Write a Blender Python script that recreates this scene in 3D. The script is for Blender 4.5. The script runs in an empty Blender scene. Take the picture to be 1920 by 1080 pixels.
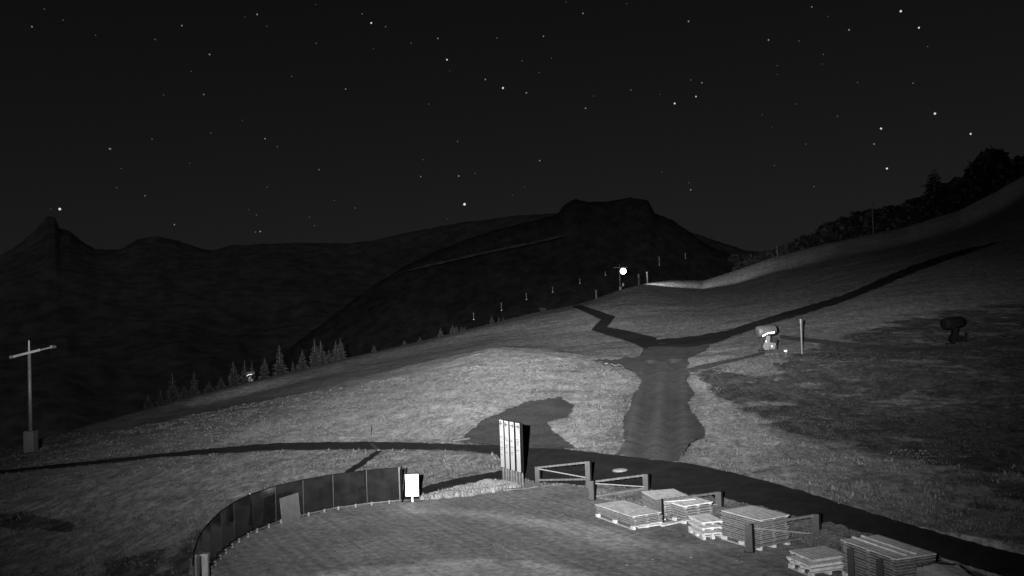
import bpy, bmesh, math, random
import numpy as np
from mathutils import Vector, Matrix
from mathutils.geometry import delaunay_2d_cdt

random.seed(7)
RNG = np.random.default_rng(11)
SC = bpy.context.scene
COL = SC.collection

# ------------------------------------------------------------------ camera
F_PX = 1663.0            # focal length in pixels of the 1920 wide photograph
HC = 8.4                 # camera height over the yard
PITCH = math.atan(50.0 / F_PX)
ROLL = math.radians(2.0)
Fw = Vector((0, math.cos(PITCH), math.sin(PITCH)))
R0 = Vector((1, 0, 0)); U0 = R0.cross(Fw)
Rv = R0 * math.cos(ROLL) - U0 * math.sin(ROLL)
Uv = U0 * math.cos(ROLL) + R0 * math.sin(ROLL)
cam_data = bpy.data.cameras.new('camera')
cam_data.sensor_width = 36.0
cam_data.lens = 36.0 * F_PX / 1920.0
cam_data.clip_start = 0.1
cam_data.clip_end = 60000.0
cam = bpy.data.objects.new('camera', cam_data); COL.objects.link(cam)
M = Matrix((Rv, Uv, -Fw)).transposed().to_4x4()
M.translation = Vector((0, 0, HC))
cam.matrix_world = M
SC.camera = cam

# ------------------------------------------------------------------ world, moon, floodlight, exposure
EXPOSURE = 4.0
W = bpy.data.worlds.new('World'); SC.world = W; W.use_nodes = True
wt = W.node_tree; wt.nodes.clear()
wo = wt.nodes.new('ShaderNodeOutputWorld'); bg = wt.nodes.new('ShaderNodeBackground')
sky = wt.nodes.new('ShaderNodeTexSky'); sky.sky_type = 'NISHITA'; sky.sun_disc = False
sky.sun_elevation = math.radians(40); sky.sun_rotation = math.radians(200)
bw = wt.nodes.new('ShaderNodeRGBToBW')
wt.links.new(sky.outputs[0], bw.inputs[0]); wt.links.new(bw.outputs[0], bg.inputs[0])
bg.inputs[1].default_value = 0.000115
wt.links.new(bg.outputs[0], wo.inputs[0])

sd = bpy.data.lights.new('moon_fill', 'SUN'); sd.energy = 0.0011; sd.angle = math.radians(0.5)  # moon added out of view to lift the mountains
so = bpy.data.objects.new('moon_fill', sd); COL.objects.link(so)
so.rotation_euler = (math.radians(50), 0, math.radians(-20))

# the infrared floodlight on the same roof as the camera; its beam is thrown far up the slope
FLOOD = Vector((-1.3, -0.3, 8.9))
fd = bpy.data.lights.new('infrared_floodlight', 'POINT'); fd.energy = 515000.0; fd.shadow_soft_size = 0.12
fo = bpy.data.objects.new('infrared_floodlight', fd); COL.objects.link(fo); fo.location = FLOOD
fd.use_nodes = True
ft = fd.node_tree; ft.nodes.clear()
def fmath(op, a, b=None, c=None):
    n = ft.nodes.new('ShaderNodeMath'); n.operation = op
    for i, v in enumerate((a, b, c)):
        if v is None: continue
        if isinstance(v, (int, float)): n.inputs[i].default_value = v
        else: ft.links.new(v, n.inputs[i])
    return n.outputs[0]
tc = ft.nodes.new('ShaderNodeTexCoord'); sx = ft.nodes.new('ShaderNodeSeparateXYZ')
ft.links.new(tc.outputs['Normal'], sx.inputs[0])
az = fmath('ARCTAN2', sx.outputs[0], sx.outputs[1])
az = fmath('SUBTRACT', az, 0.035)
el = fmath('ARCSINE', sx.outputs[2])
az = fmath('MULTIPLY', az, fmath('ADD', 1.0, fmath('MULTIPLY', fmath('GREATER_THAN', az, 0.0), 0.04)))
azf = fmath('EXPONENT', fmath('MULTIPLY', fmath('POWER', fmath('DIVIDE', fmath('ABSOLUTE', az), 0.322), 2.2), -1.0))
el0 = fmath('ADD', el, 0.02)
elf = fmath('EXPONENT', fmath('SUBTRACT', fmath('MULTIPLY', fmath('MINIMUM', el0, 0.0), 15.4), fmath('MULTIPLY', fmath('MAXIMUM', el0, 0.0), 15.0)))
fem = ft.nodes.new('ShaderNodeEmission'); fout = ft.nodes.new('ShaderNodeOutputLight')
ft.links.new(fmath('MULTIPLY', azf, elf), fem.inputs['Strength'])
ft.links.new(fem.outputs[0], fout.inputs[0])

SC.view_settings.view_transform = 'Standard'
SC.view_settings.look = 'None'
SC.view_settings.exposure = EXPOSURE
SC.view_settings.gamma = 1.0
SC.render.engine = 'CYCLES'
SC.cycles.max_bounces = 4
SC.cycles.use_denoising = True
EM = 2.0 ** -EXPOSURE          # emission that shows as 1.0

# ------------------------------------------------------------------ numeric helpers
def pdir(px, py):
    v = Fw + Rv * ((px - 960.0) / F_PX) + Uv * ((540.0 - py) / F_PX)
    return v
def at(px, py, d):
    """point seen at pixel (px,py) at horizontal range d"""
    v = pdir(px, py); k = d / math.hypot(v.x, v.y)
    return Vector((v.x * k, v.y * k, HC + v.z * k))
def on_z(px, py, z=0.0):
    v = pdir(px, py); k = (z - HC) / v.z
    return Vector((v.x * k, v.y * k, z))

def _hash(ix, iy, s):
    n = (ix.astype(np.int64) * 374761393 + iy.astype(np.int64) * 668265263 + s * 1442695041) & 0x7fffffff
    n = ((n ^ (n >> 13)) * 1274126177) & 0x7fffffff
    n = n ^ (n >> 16)
    return (n & 0xffff) / 65535.0
def vnoise(x, y, s=0):
    ix = np.floor(x); iy = np.floor(y); fx = x - ix; fy = y - iy
    fx = fx * fx * (3 - 2 * fx); fy = fy * fy * (3 - 2 * fy)
    a = _hash(ix, iy, s); b = _hash(ix + 1, iy, s); c = _hash(ix, iy + 1, s); d = _hash(ix + 1, iy + 1, s)
    return (a * (1 - fx) + b * fx) * (1 - fy) + (c * (1 - fx) + d * fx) * fy - 0.5
def fbm(x, y, o=4, s=0):
    t = 0; a = 1.0
    for i in range(o):
        t = t + a * vnoise(x, y, s + i * 17); x = x * 2.03 + 5.1; y = y * 2.03 + 1.7; a *= 0.5
    return t

# ------------------------------------------------------------------ terrain: lofted through a few ground lines
LINES = [
  # road line
  [(-150,905,58),(0,886,58),(300,857,58),(520,840,60),(700,840,58),(990,850,53),(1180,870,48),(1350,900,43),(1500,945,37),(1800,1025,30),(1920,1060,27.8),(2100,1110,24)],
  # mid slope
  [(-150,893,61),(0,875,61),(130,849,65),(300,818,69),(600,785,74),(925,740,77),(1100,740,77),(1250,745,78),(1440,760,70),(1650,790,60),(1900,850,47),(2100,900,40)],
  # first crest
  [(-150,885,65),(0,863,66),(130,829,74),(175,818,77),(350,781,88),(500,751,98),(600,728,104),(750,690,112),(850,667,117),(925,651,120),(1010,654,117),(1100,668,112),(1250,665,108),(1440,665,100),(1650,665,90),(1920,680,80),(2100,690,70)],
  'pre',
  # hollow behind the crest
  [(-150,884,67),(0,863.5,68.5),(130,834,77),(175,824,80),(350,789,92),(500,760,102.5),(600,738,109),(750,700,117.5),(850,677,123),(925,660,126),(1010,660,123),(1100,662,118),(1250,655,114),(1440,645,112),(1650,628,108),(1920,620,105),(2100,620,95)],
  # upper slope
  [(-150,880,70),(0,858,71),(130,821,82),(300,778,96),(470,740,112),(600,706,122),(800,661,142),(925,632,160),(1100,622,160),(1200,630,142),(1350,610,150),(1500,580,160),(1650,530,175),(1850,465,200),(1920,440,205),(2100,380,210)],
  # high shoulder just under the skyline
  [(-150,876,73),(0,852,74),(100,820,84),(165,800,90),(300,763,104),(400,737,112),(470,720,119),(600,688,137),(700,664,152),(800,641.5,168),(925,609,195),(1000,592,205),(1080,577,212),(1165,552,235),(1213,543,245),(1260,541,255),(1320,541,262),(1380,529,265),(1450,505,270),(1560,477,275),(1700,447,285),(1800,415,295),(1870,380,300),(1920,350,300),(2100,270,300)],
  # skyline
  [(-150,874,76),(0,849,77),(100,817,87),(165,797,93),(300,759.5,108),(400,733,118),(470,716,126),(600,684,145),(700,660,165),(800,637,185),(925,605,212),(1000,587,226),(1080,572,240),(1165,543,262),(1213,530,275),(1260,525,290),(1320,526,300),(1380,507,302),(1450,482,304),(1560,455,308),(1700,426,320),(1800,395,330),(1870,360,335),(1920,332,335),(2100,250,335)],
]
TH = np.linspace(-0.85, 0.85, 1200)
def smooth(a, n=9):
    k = np.hanning(n + 2)[1:-1]; k /= k.sum()
    p = n // 2
    return np.convolve(np.pad(a, p, mode='edge'), k, mode='valid')
KR, KZ = [], []
def add_line(r, z): KR.append(r); KZ.append(z)
one = np.ones_like(TH)
add_line(one * 0.5, one * -0.12)
add_line(one * 12.0, one * -0.12)
left = np.clip((-TH - 0.18) / 0.3, 0, 1)
rl = None
_prev = None
for i, L in enumerate(LINES):
    if L == 'pre': continue
    pts = [at(*p) for p in L]
    th = np.array([math.atan2(p.x, p.y) for p in pts]); rr = np.array([p[2] * (1.0 if i < 5 else float(np.interp(p[0], [-150, 0, 200, 750, 1000, 1100], [1.0, 1.04, 1.2, 1.2, 1.06, 1.0]))) for p in L])
    pts = [at(p[0], p[1], q_) for p, q_ in zip(L, rr)]; zz = np.array([p.z for p in pts])
    r = smooth(np.interp(TH, th, rr), 13 if i < 5 else 5)
    t = smooth(np.interp(TH, th, (zz - HC) / rr), 13 if i < 5 else 5)
    z = HC + t * r
    if i == 0:
        add_line(r * 0.62, np.minimum(-0.12, -0.12 - 0.8 * left))
    if i == 2:
        add_line(KR[-1] + (r - KR[-1]) * 0.94, KZ[-1] + (z - KZ[-1]) * 0.965)
    add_line(r, z)
rs, zs = KR[-1].copy(), KZ[-1].copy()
add_line(rs * 1.07, zs - 1.2)
add_line(rs * 1.25, zs - 9.0 - 0.01 * rs)
add_line(rs * 1.7, zs - 40 - 0.02 * rs)
add_line(one * 900.0, one * -190.0)
KR = np.array(KR); KZ = np.array(KZ)          # (K, T)
for k in range(1, len(KR)): KR[k] = np.maximum(KR[k], KR[k - 1] + 0.6)
def h_base(x, y):
    x = np.atleast_1d(np.asarray(x, float)); y = np.atleast_1d(np.asarray(y, float))
    th = np.arctan2(x, y); r = np.hypot(x, y)
    K = len(KR)
    R = np.stack([np.interp(th, TH, KR[k]) for k in range(K)]); Z = np.stack([np.interp(th, TH, KZ[k]) for k in range(K)])
    hk = np.diff(R, axis=0); dk = np.diff(Z, axis=0) / hk
    m = np.zeros_like(R); m[0] = dk[0]; m[-1] = dk[-1]
    w1 = 2 * hk[1:] + hk[:-1]; w2 = hk[1:] + 2 * hk[:-1]
    same = dk[:-1] * dk[1:] > 0
    a = np.where(same, dk[:-1], 1.0); b = np.where(same, dk[1:], 1.0)
    m[1:-1] = np.where(same, (w1 + w2) / (w1 / a + w2 / b), 0.0)
    idx = np.clip((R <= r[None]).sum(axis=0) - 1, 0, K - 2)
    c = np.arange(len(r))
    r0 = R[idx, c]; hh = hk[idx, c]; t = np.clip((r - r0) / hh, 0, 1.2)
    z0 = Z[idx, c]; z1 = Z[idx + 1, c]; m0 = m[idx, c] * hh; m1 = m[idx + 1, c] * hh
    t2 = t * t; t3 = t2 * t
    return (2 * t3 - 3 * t2 + 1) * z0 + (t3 - 2 * t2 + t) * m0 + (-2 * t3 + 3 * t2) * z1 + (t3 - t2) * m1
def h(x, y):
    x = np.atleast_1d(np.asarray(x, float)); y = np.atleast_1d(np.asarray(y, float))
    r = np.hypot(x, y)
    amp = np.clip((r - 40) / 60, 0, 1)
    rough = 0.07 * fbm(x / 2.3, y / 2.3, 3, 3) * np.clip((r - 25) / 20, 0.15, 1) + 0.16 * amp * fbm(x / 9.0, y / 9.0, 2, 40)
    far = np.clip((r - 330) / 200, 0, 1)
    return h_base(x, y) + rough + far * 14 * fbm(x / 60, y / 60, 3, 77)
def h1(x, y): return float(h([x], [y])[0])
_rm = np.concatenate([np.linspace(14, 130, 900), np.linspace(130.3, 345, 700)])
def ground(px, py):
    """first point of the ground seen along the pixel's ray (None over the skyline)"""
    v = pdir(px, py); l = math.hypot(v.x, v.y)
    x = v.x / l * _rm; y = v.y / l * _rm; z = HC + v.z / l * _rm
    below = z <= h(x, y)
    if not below.any(): return None
    i = int(np.argmax(below))
    return Vector((x[i], y[i], z[i]))
def ground_s(px, py):
    p = None; q = py
    while p is None: p = ground(px, q); q += 0.7
    return p
def poly_world(pts, step=9, jitter=0.0, seed=0, wander=0.0):
    rg = random.Random(seed); out = []; sl = 0.0
    n = len(pts)
    for i in range(n):
        a = pts[i]; b = pts[(i + 1) % n]
        m = max(1, int(math.hypot(b[0] - a[0], b[1] - a[1]) / step))
        for k in range(m):
            t = k / m
            px = a[0] + (b[0] - a[0]) * t; py = a[1] + (b[1] - a[1]) * t
            sl += step
            if wander:
                q1 = float(fbm(np.array([sl / 34.0]), np.array([seed * 3.3]), 3, 5)[0]); q2 = float(fbm(np.array([sl / 26.0]), np.array([seed * 7.7]), 3, 6)[0])
                px += q1 * wander * 2.4; py += q2 * wander
            if jitter: px += rg.uniform(-1, 1) * jitter * 2.2; py += rg.uniform(-1, 1) * jitter
            p = ground_s(px, py); out.append((p.x, p.y))
    return np.array(out)
def inpoly(x, y, P):
    x = np.asarray(x); y = np.asarray(y); c = np.zeros(x.shape, bool)
    j = len(P) - 1
    for i in range(len(P)):
        xi, yi = P[i]; xj, yj = P[j]
        if yi != yj:
            c ^= ((yi > y) != (yj > y)) & (x < (xj - xi) * (y - yi) / (yj - yi) + xi)
        j = i
    return c

# ------------------------------------------------------------------ materials (the infrared picture is monochrome: neutral greys)
def nt(name):
    m = bpy.data.materials.new(name); m.use_nodes = True
    t = m.node_tree; b = t.nodes['Principled BSDF']; b.inputs['Specular IOR Level'].default_value = 0.2
    return m, t, b
def g3(v): return (v, v, v, 1.0)
def grey(name, v, rough=0.7, metal=0.0, var=0.12, scale=6.0, bump=0.0, spec=0.25):
    m, t, b = nt(name)
    b.inputs['Roughness'].default_value = rough; b.inputs['Metallic'].default_value = metal
    b.inputs['Specular IOR Level'].default_value = spec
    no = t.nodes.new('ShaderNodeTexNoise'); no.inputs['Scale'].default_value = scale; no.inputs['Detail'].default_value = 6
    co = t.nodes.new('ShaderNodeTexCoord'); oi = t.nodes.new('ShaderNodeObjectInfo')
    ad = t.nodes.new('ShaderNodeVectorMath'); t.links.new(co.outputs['Object'], ad.inputs[0])
    sc = t.nodes.new('ShaderNodeMath'); sc.operation = 'MULTIPLY'; sc.inputs[1].default_value = 37.0
    t.links.new(oi.outputs['Random'], sc.inputs[0]); t.links.new(sc.outputs[0], ad.inputs[1])
    t.links.new(ad.outputs[0], no.inputs['Vector'])
    mr = t.nodes.new('ShaderNodeMapRange'); mr.inputs['From Min'].default_value = 0.3; mr.inputs['From Max'].default_value = 0.7
    mr.inputs['To Min'].default_value = v * (1 - var); mr.inputs['To Max'].default_value = v * (1 + var)
    t.links.new(no.outputs[0], mr.inputs[0])
    t.links.new(mr.outputs[0], b.inputs['Base Color'])
    if bump:
        bp = t.nodes.new('ShaderNodeBump'); bp.inputs['Strength'].default_value = 0.6; bp.inputs['Distance'].default_value = bump
        t.links.new(no.outputs[0], bp.inputs['Height']); t.links.new(bp.outputs[0], b.inputs['Normal'])
    return m
def mixn(t, fac, a, b_):
    n = t.nodes.new('ShaderNodeMix'); n.data_type = 'FLOAT'
    for i, v in ((0, fac), (2, a), (3, b_)):
        if isinstance(v, (int, float)): n.inputs[i].default_value = v
        else: t.links.new(v, n.inputs[i])
    return n.outputs[0]
def mth(t, op, a, b_=None):
    n = t.nodes.new('ShaderNodeMath'); n.operation = op
    for i, v in enumerate((a, b_)):
        if v is None: continue
        if isinstance(v, (int, float)): n.inputs[i].default_value = v
        else: t.links.new(v, n.inputs[i])
    return n.outputs[0]
def noise(t, scale, detail=5, rough=0.55, stretch=None):
    co = t.nodes.new('ShaderNodeTexCoord'); n = t.nodes.new('ShaderNodeTexNoise')
    n.inputs['Scale'].default_value = scale; n.inputs['Detail'].default_value = detail; n.inputs['Roughness'].default_value = rough
    if stretch:
        rt = t.nodes.new('ShaderNodeMapping'); rt.inputs['Rotation'].default_value = stretch[1]
        mp = t.nodes.new('ShaderNodeMapping'); mp.inputs['Scale'].default_value = stretch[0]
        t.links.new(co.outputs['Object'], rt.inputs[0]); t.links.new(rt.outputs[0], mp.inputs[0]); t.links.new(mp.outputs[0], n.inputs['Vector'])
    else: t.links.new(co.outputs['Object'], n.inputs['Vector'])
    return n.outputs[0]
def ramp(t, v, lo, hi):
    n = t.nodes.new('ShaderNodeMapRange'); n.interpolation_type = 'SMOOTHSTEP'
    n.inputs['From Min'].default_value = lo; n.inputs['From Max'].default_value = hi
    t.links.new(v, n.inputs[0]); return n.outputs[0]
def bump(t, b, hgt, dist, strength=0.7):
    bp = t.nodes.new('ShaderNodeBump'); bp.inputs['Strength'].default_value = strength; bp.inputs['Distance'].default_value = dist
    t.links.new(hgt, bp.inputs['Height']); t.links.new(bp.outputs[0], b.inputs['Normal'])

def ground_material():
    m, t, b = nt('alpine_grass_ground')
    b.inputs['Roughness'].default_value = 0.95; b.inputs['Specular IOR Level'].default_value = 0.05
    at_ = t.nodes.new('ShaderNodeAttribute'); at_.attribute_name = 'heath'; heath = at_.outputs['Fac']
    at2 = t.nodes.new('ShaderNodeAttribute'); at2.attribute_name = 'lush'; lush = at2.outputs['Fac']
    # noise stretched along the camera's depth axis, offsetting the flattening of the grazing view
    fine = noise(t, 3.4, 8, 0.75, ((1, 0.38, 1), (0, 0, 0.1))); mid = noise(t, 1.1, 7, 0.68, ((1, 0.34, 1), (0, 0, 0.15))); big = noise(t, 0.10, 4, 0.55, ((1, 0.5, 1), (0, 0, 0)))
    streak = noise(t, 0.34, 8, 0.68, ((1, 0.42, 1), (0, 0, -0.35)))
    pale = mixn(t, ramp(t, fine, 0.34, 0.68), 0.10, 0.26)
    pale = mth(t, 'MULTIPLY', pale, mixn(t, ramp(t, mid, 0.34, 0.66), 0.72, 1.18))
    pale = mth(t, 'MULTIPLY', pale, mixn(t, lush, 0.86, 1.16))
    pale = mth(t, 'MULTIPLY', pale, mixn(t, ramp(t, big, 0.3, 0.7), 0.88, 1.12))
    dark = mixn(t, ramp(t, fine, 0.34, 0.7), 0.028, 0.080)
    dark = mth(t, 'MULTIPLY', dark, mixn(t, ramp(t, mid, 0.38, 0.64), 0.7, 1.5))
    f = mth(t, 'ADD', mth(t, 'MULTIPLY', heath, 0.74), mth(t, 'MULTIPLY', mth(t, 'SUBTRACT', streak, 0.5), 3.0))
    f = ramp(t, f, 0.40, 0.62)
    c = mixn(t, f, pale, dark)
    t.links.new(c, b.inputs['Base Color'])
    bump(t, b, mth(t, 'ADD', fine, mth(t, 'MULTIPLY', mid, 1.0)), 0.10, 0.8)
    return m
def soil_material(name, v, dist=0.08, sc=1.6, lanes=False):
    m, t, b = nt(name); b.inputs['Roughness'].default_value = 0.95; b.inputs['Specular IOR Level'].default_value = 0.05
    fine = noise(t, sc * 3, 8, 0.7); mid = noise(t, sc * 0.35, 5)
    c = mth(t, 'MULTIPLY', mixn(t, ramp(t, fine, 0.3, 0.72), v * 0.62, v * 1.45), mixn(t, ramp(t, mid, 0.3, 0.7), 0.82, 1.18))
    if lanes:
        la = t.nodes.new('ShaderNodeAttribute'); la.attribute_name = 'lanes'
        c = mth(t, 'MULTIPLY', c, mixn(t, la.outputs['Fac'], 1.0, 1.5))
    t.links.new(c, b.inputs['Base Color']); bump(t, b, fine, dist)
    return m
def yard_material():
    m, t, b = nt('compacted_yard_gravel'); b.inputs['Roughness'].default_value = 0.9; b.inputs['Specular IOR Level'].default_value = 0.1
    fine = noise(t, 3.2, 8, 0.72); mid = noise(t, 0.3, 5); grit = noise(t, 14.0, 3, 0.5)
    stri = noise(t, 1.0, 3, 0.5, ((3.6, 0.06, 1), (0, 0, -0.5)))
    at_ = t.nodes.new('ShaderNodeAttribute'); at_.attribute_name = 'swept'
    c = mixn(t, ramp(t, fine, 0.32, 0.7), 0.072, 0.155)
    c = mth(t, 'MULTIPLY', c, mixn(t, ramp(t, mid, 0.3, 0.7), 0.82, 1.16))
    c = mth(t, 'MULTIPLY', c, mixn(t, ramp(t, stri, 0.36, 0.64), 0.88, 1.12))
    c = mth(t, 'MULTIPLY', c, mixn(t, ramp(t, grit, 0.66, 0.74), 1.0, 1.9))
    c = mth(t, 'MULTIPLY', c, mixn(t, at_.outputs['Fac'], 1.0, 1.75))
    t.links.new(c, b.inputs['Base Color']); bump(t, b, mth(t, 'ADD', fine, stri), 0.03)
    return m
def tuft_material(name, lo, hi):
    m, t, b = nt(name); b.inputs['Roughness'].default_value = 0.8; b.inputs['Specular IOR Level'].default_value = 0.1
    ge = t.nodes.new('ShaderNodeNewGeometry')
    t.links.new(mixn(t, ge.outputs['Random Per Island'], lo, hi), b.inputs['Base Color'])
    return m
def emit(name, s):
    m = bpy.data.materials.new(name); m.use_nodes = True; t = m.node_tree; t.nodes.clear()
    e = t.nodes.new('ShaderNodeEmission'); o = t.nodes.new('ShaderNodeOutputMaterial')
    e.inputs[0].default_value = (1, 1, 1, 1); e.inputs[1].default_value = s * EM; t.links.new(e.outputs[0], o.inputs[0])
    return m
def tinted_glass():
    m, t, b = nt('tinted_glass_screen')
    b.inputs['Base Color'].default_value = g3(0.016); b.inputs['Roughness'].default_value = 0.13
    b.inputs['Specular IOR Level'].default_value = 0.35
    n = noise(t, 1.4, 4); t.links.new(mixn(t, ramp(t, n, 0.3, 0.7), 0.003, 0.008), b.inputs['Base Color'])
    tr = t.nodes.new('ShaderNodeBsdfTransparent'); mx = t.nodes.new('ShaderNodeMixShader')
    mx.inputs[0].default_value = 0.06
    t.links.new(b.outputs[0], mx.inputs[1]); t.links.new(tr.outputs[0], mx.inputs[2])
    t.links.new(mx.outputs[0], t.nodes['Material Output'].inputs[0])
    return m
MAT = dict(
    pylonface=grey('satin_white_print', 0.15, 0.7, var=0.06, scale=2.0),
    ground=ground_material(), asphalt=soil_material('dark_asphalt', 0.016, 0.02, 4.0), path=soil_material('dark_gravel_path', 0.014, 0.05, 2.0),
    soil=soil_material('bare_turned_soil', 0.045, 0.10, 2.0), track=soil_material('trodden_dirt_track', 0.046, 0.05, 2.4, True),
    yard=yard_material(), mound=soil_material('pale_dry_straw', 0.22, 0.12, 3.0), verge=soil_material('rough_verge', 0.10, 0.15, 2.5),
    concrete=grey('cast_concrete', 0.10, 0.9, var=0.2, bump=0.01), wood=grey('dimmed_side_timber', 0.10, 0.85, var=0.35, scale=5.0, bump=0.008),
    woodtop=grey('brightened_top_timber', 0.24, 0.8, var=0.25, scale=4.0, bump=0.005), palletwood=grey('pale_pallet_wood', 0.30, 0.8, var=0.3, scale=5.0),  # stack tops paler, sides darker: offsets the lamp's angle in the colour
    white=grey('white_enamel', 0.85, 0.4, var=0.03), signwhite=grey('matt_white_print', 0.19, 0.6, var=0.05, scale=3.0),
    black=grey('black_coated_steel', 0.0012, 0.8, var=0.2, spec=0.05), steel=grey('galvanised_steel', 0.05, 0.45, metal=0.0, var=0.25),
    darksteel=grey('dark_barrier_steel', 0.015, 0.6, var=0.25), ink=grey('grey_print_ink', 0.03, 0.7), fadedink=grey('faded_print_ink', 0.06, 0.7),
    glass=tinted_glass(), board=grey('grey_fibre_board', 0.045, 0.85, var=0.15, scale=4.0), tarp=grey('grey_tarpaulin', 0.34, 0.6, var=0.2, scale=3.0, bump=0.03),
    guncover=grey('grey_gun_cover', 0.022, 0.6, var=0.2, scale=2.0), gunbody=grey('pale_gun_body', 0.035, 0.5, var=0.15), reflector=grey('reflective_tape', 0.85, 0.3, var=0.02),
    stake=grey('pale_marker_stake', 0.03, 0.6, var=0.2), bark=grey('conifer_bark', 0.05, 0.9, var=0.3), lamp=emit('lit_lamp_glass', 9.0),
    needles=tuft_material('spruce_needles', 0.010, 0.019), leaves=tuft_material('dark_leaves', 0.008, 0.022),
    grass=tuft_material('pale_grass_blades', 0.025, 0.065), heather=tuft_material('dark_heather_sprigs', 0.008, 0.024), straw=tuft_material('dry_straw_blades', 0.05, 0.14),
    mountain=soil_material('hazed_far_mountain', 0.42, 1.0, 0.004), butte=soil_material('dark_wooded_mountain', 0.20, 1.0, 0.012), ridge_strip=soil_material('pale_mountain_strip', 0.55, 1.0, 0.01),  # far range paler than the wooded one: haze put into its colour
    cable=grey('steel_cable', 0.006, 0.8, spec=0.05),
)
STARM = [emit('star_%s' % n, s) for n, s in (('faint', 0.06), ('soft', 0.22), ('bright', 0.75), ('dim', 0.10))]

# ------------------------------------------------------------------ mesh builder
class MB:
    def __init__(s): s.v = []; s.f = []
    def add(s, vs, fs):
        o = len(s.v); s.v += [tuple(v) for v in vs]; s.f += [tuple(i + o for i in f) for f in fs]; return s
    def obox(s, c, ax, ay, az):
        """box from centre and three half-axis vectors"""
        c = Vector(c); ax = Vector(ax); ay = Vector(ay); az = Vector(az)
        vs = [c + ax * i + ay * j + az * k for k in (-1, 1) for j in (-1, 1) for i in (-1, 1)]
        return s.add(vs, [(0, 2, 3, 1), (4, 5, 7, 6), (0, 1, 5, 4), (2, 6, 7, 3), (0, 4, 6, 2), (1, 3, 7, 5)])
    def box(s, x0, x1, y0, y1, z0, z1):
        return s.obox(((x0 + x1) / 2, (y0 + y1) / 2, (z0 + z1) / 2), ((x1 - x0) / 2, 0, 0), (0, (y1 - y0) / 2, 0), (0, 0, (z1 - z0) / 2))
    def tube(s, a, b, r0, r1=None, n=8, cap=True):
        a = Vector(a); b = Vector(b); r1 = r0 if r1 is None else r1
        d = (b - a).normalized(); u = d.orthogonal().normalized(); w = d.cross(u)
        vs = [];
        for p, r in ((a, r0), (b, r1)):
            for i in range(n):
                t = 2 * math.pi * i / n; vs.append(p + (u * math.cos(t) + w * math.sin(t)) * r)
        fs = [(i, (i + 1) % n, n + (i + 1) % n, n + i) for i in range(n)]
        if cap: fs += [tuple(range(n - 1, -1, -1)), tuple(range(n, 2 * n))]
        return s.add(vs, fs)
    def beam(s, a, b, w, hgt, up=(0, 0, 1)):
        a = Vector(a); b = Vector(b); d = b - a; side = d.cross(Vector(up)).normalized(); u = side.cross(d).normalized()
        return s.obox((a + b) / 2, d / 2, side * w / 2, u * hgt / 2)
    def lathe(s, c, axis, prof, n=16):
        """prof: (distance along axis, radius)"""
        c = Vector(c); d = Vector(axis).normalized(); u = d.orthogonal().normalized(); w = d.cross(u); vs = []; fs = []
        for (t, r) in prof:
            for i in range(n):
                a = 2 * math.pi * i / n; vs.append(c + d * t + (u * math.cos(a) + w * math.sin(a)) * r)
        for k in range(len(prof) - 1):
            for i in range(n): fs.append((k * n + i, k * n + (i + 1) % n, (k + 1) * n + (i + 1) % n, (k + 1) * n + i))
        fs += [tuple(range(n - 1, -1, -1)), tuple(range((len(prof) - 1) * n, len(prof) * n))]
        return s.add(vs, fs)
    def mesh(s, name, org=(0, 0, 0)):
        me = bpy.data.meshes.new(name); o = Vector(org)
        me.from_pydata([tuple(Vector(v) - o) for v in s.v], [], s.f); me.update(); return me
    def build(s, name, mat, parent=None, origin=None, smooth=False, bevel=0.0):
        org = parent_world(parent) if parent is not None else Vector(origin if origin is not None else (0, 0, 0))
        me = s.mesh(name, org)
        if smooth: me.polygons.foreach_set('use_smooth', [True] * len(me.polygons))
        me.materials.append(MAT[mat] if isinstance(mat, str) else mat)
        ob = bpy.data.objects.new(name, me); COL.objects.link(ob)
        if parent is not None: ob.parent = parent
        else: ob.location = org
        if bevel:
            bm = ob.modifiers.new('bevel', 'BEVEL'); bm.width = bevel; bm.segments = 2; bm.limit_method = 'ANGLE'
        return ob
def parent_world(p):
    v = Vector((0, 0, 0))
    while p is not None: v += p.location; p = p.parent
    return v
def tag(o, label=None, cat=None, group=None, kind=None):
    if label: o['label'] = label
    if cat: o['category'] = cat
    if group: o['group'] = group
    if kind: o['kind'] = kind
    return o
def thing(name, loc, label, cat, group=None):
    o = bpy.data.objects.new(name, None); COL.objects.link(o); o.location = loc; o.empty_display_size = 0.2
    return tag(o, label, cat, group)
def np_mesh(name, V, Fc, mat, smooth=False):
    me = bpy.data.meshes.new(name); V = np.asarray(V, np.float32); Fc = np.asarray(Fc, np.int32); k = Fc.shape[1]
    me.vertices.add(len(V)); me.vertices.foreach_set('co', V.ravel())
    me.loops.add(Fc.size); me.loops.foreach_set('vertex_index', Fc.ravel())
    me.polygons.add(len(Fc)); me.polygons.foreach_set('loop_start', np.arange(0, Fc.size, k, dtype=np.int32))
    me.polygons.foreach_set('loop_total', np.full(len(Fc), k, np.int32))
    if smooth: me.polygons.foreach_set('use_smooth', np.ones(len(Fc), bool))
    me.update(calc_edges=True); me.validate()
    me.materials.append(MAT[mat] if isinstance(mat, str) else mat)
    ob = bpy.data.objects.new(name, me); COL.objects.link(ob); return ob

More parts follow.
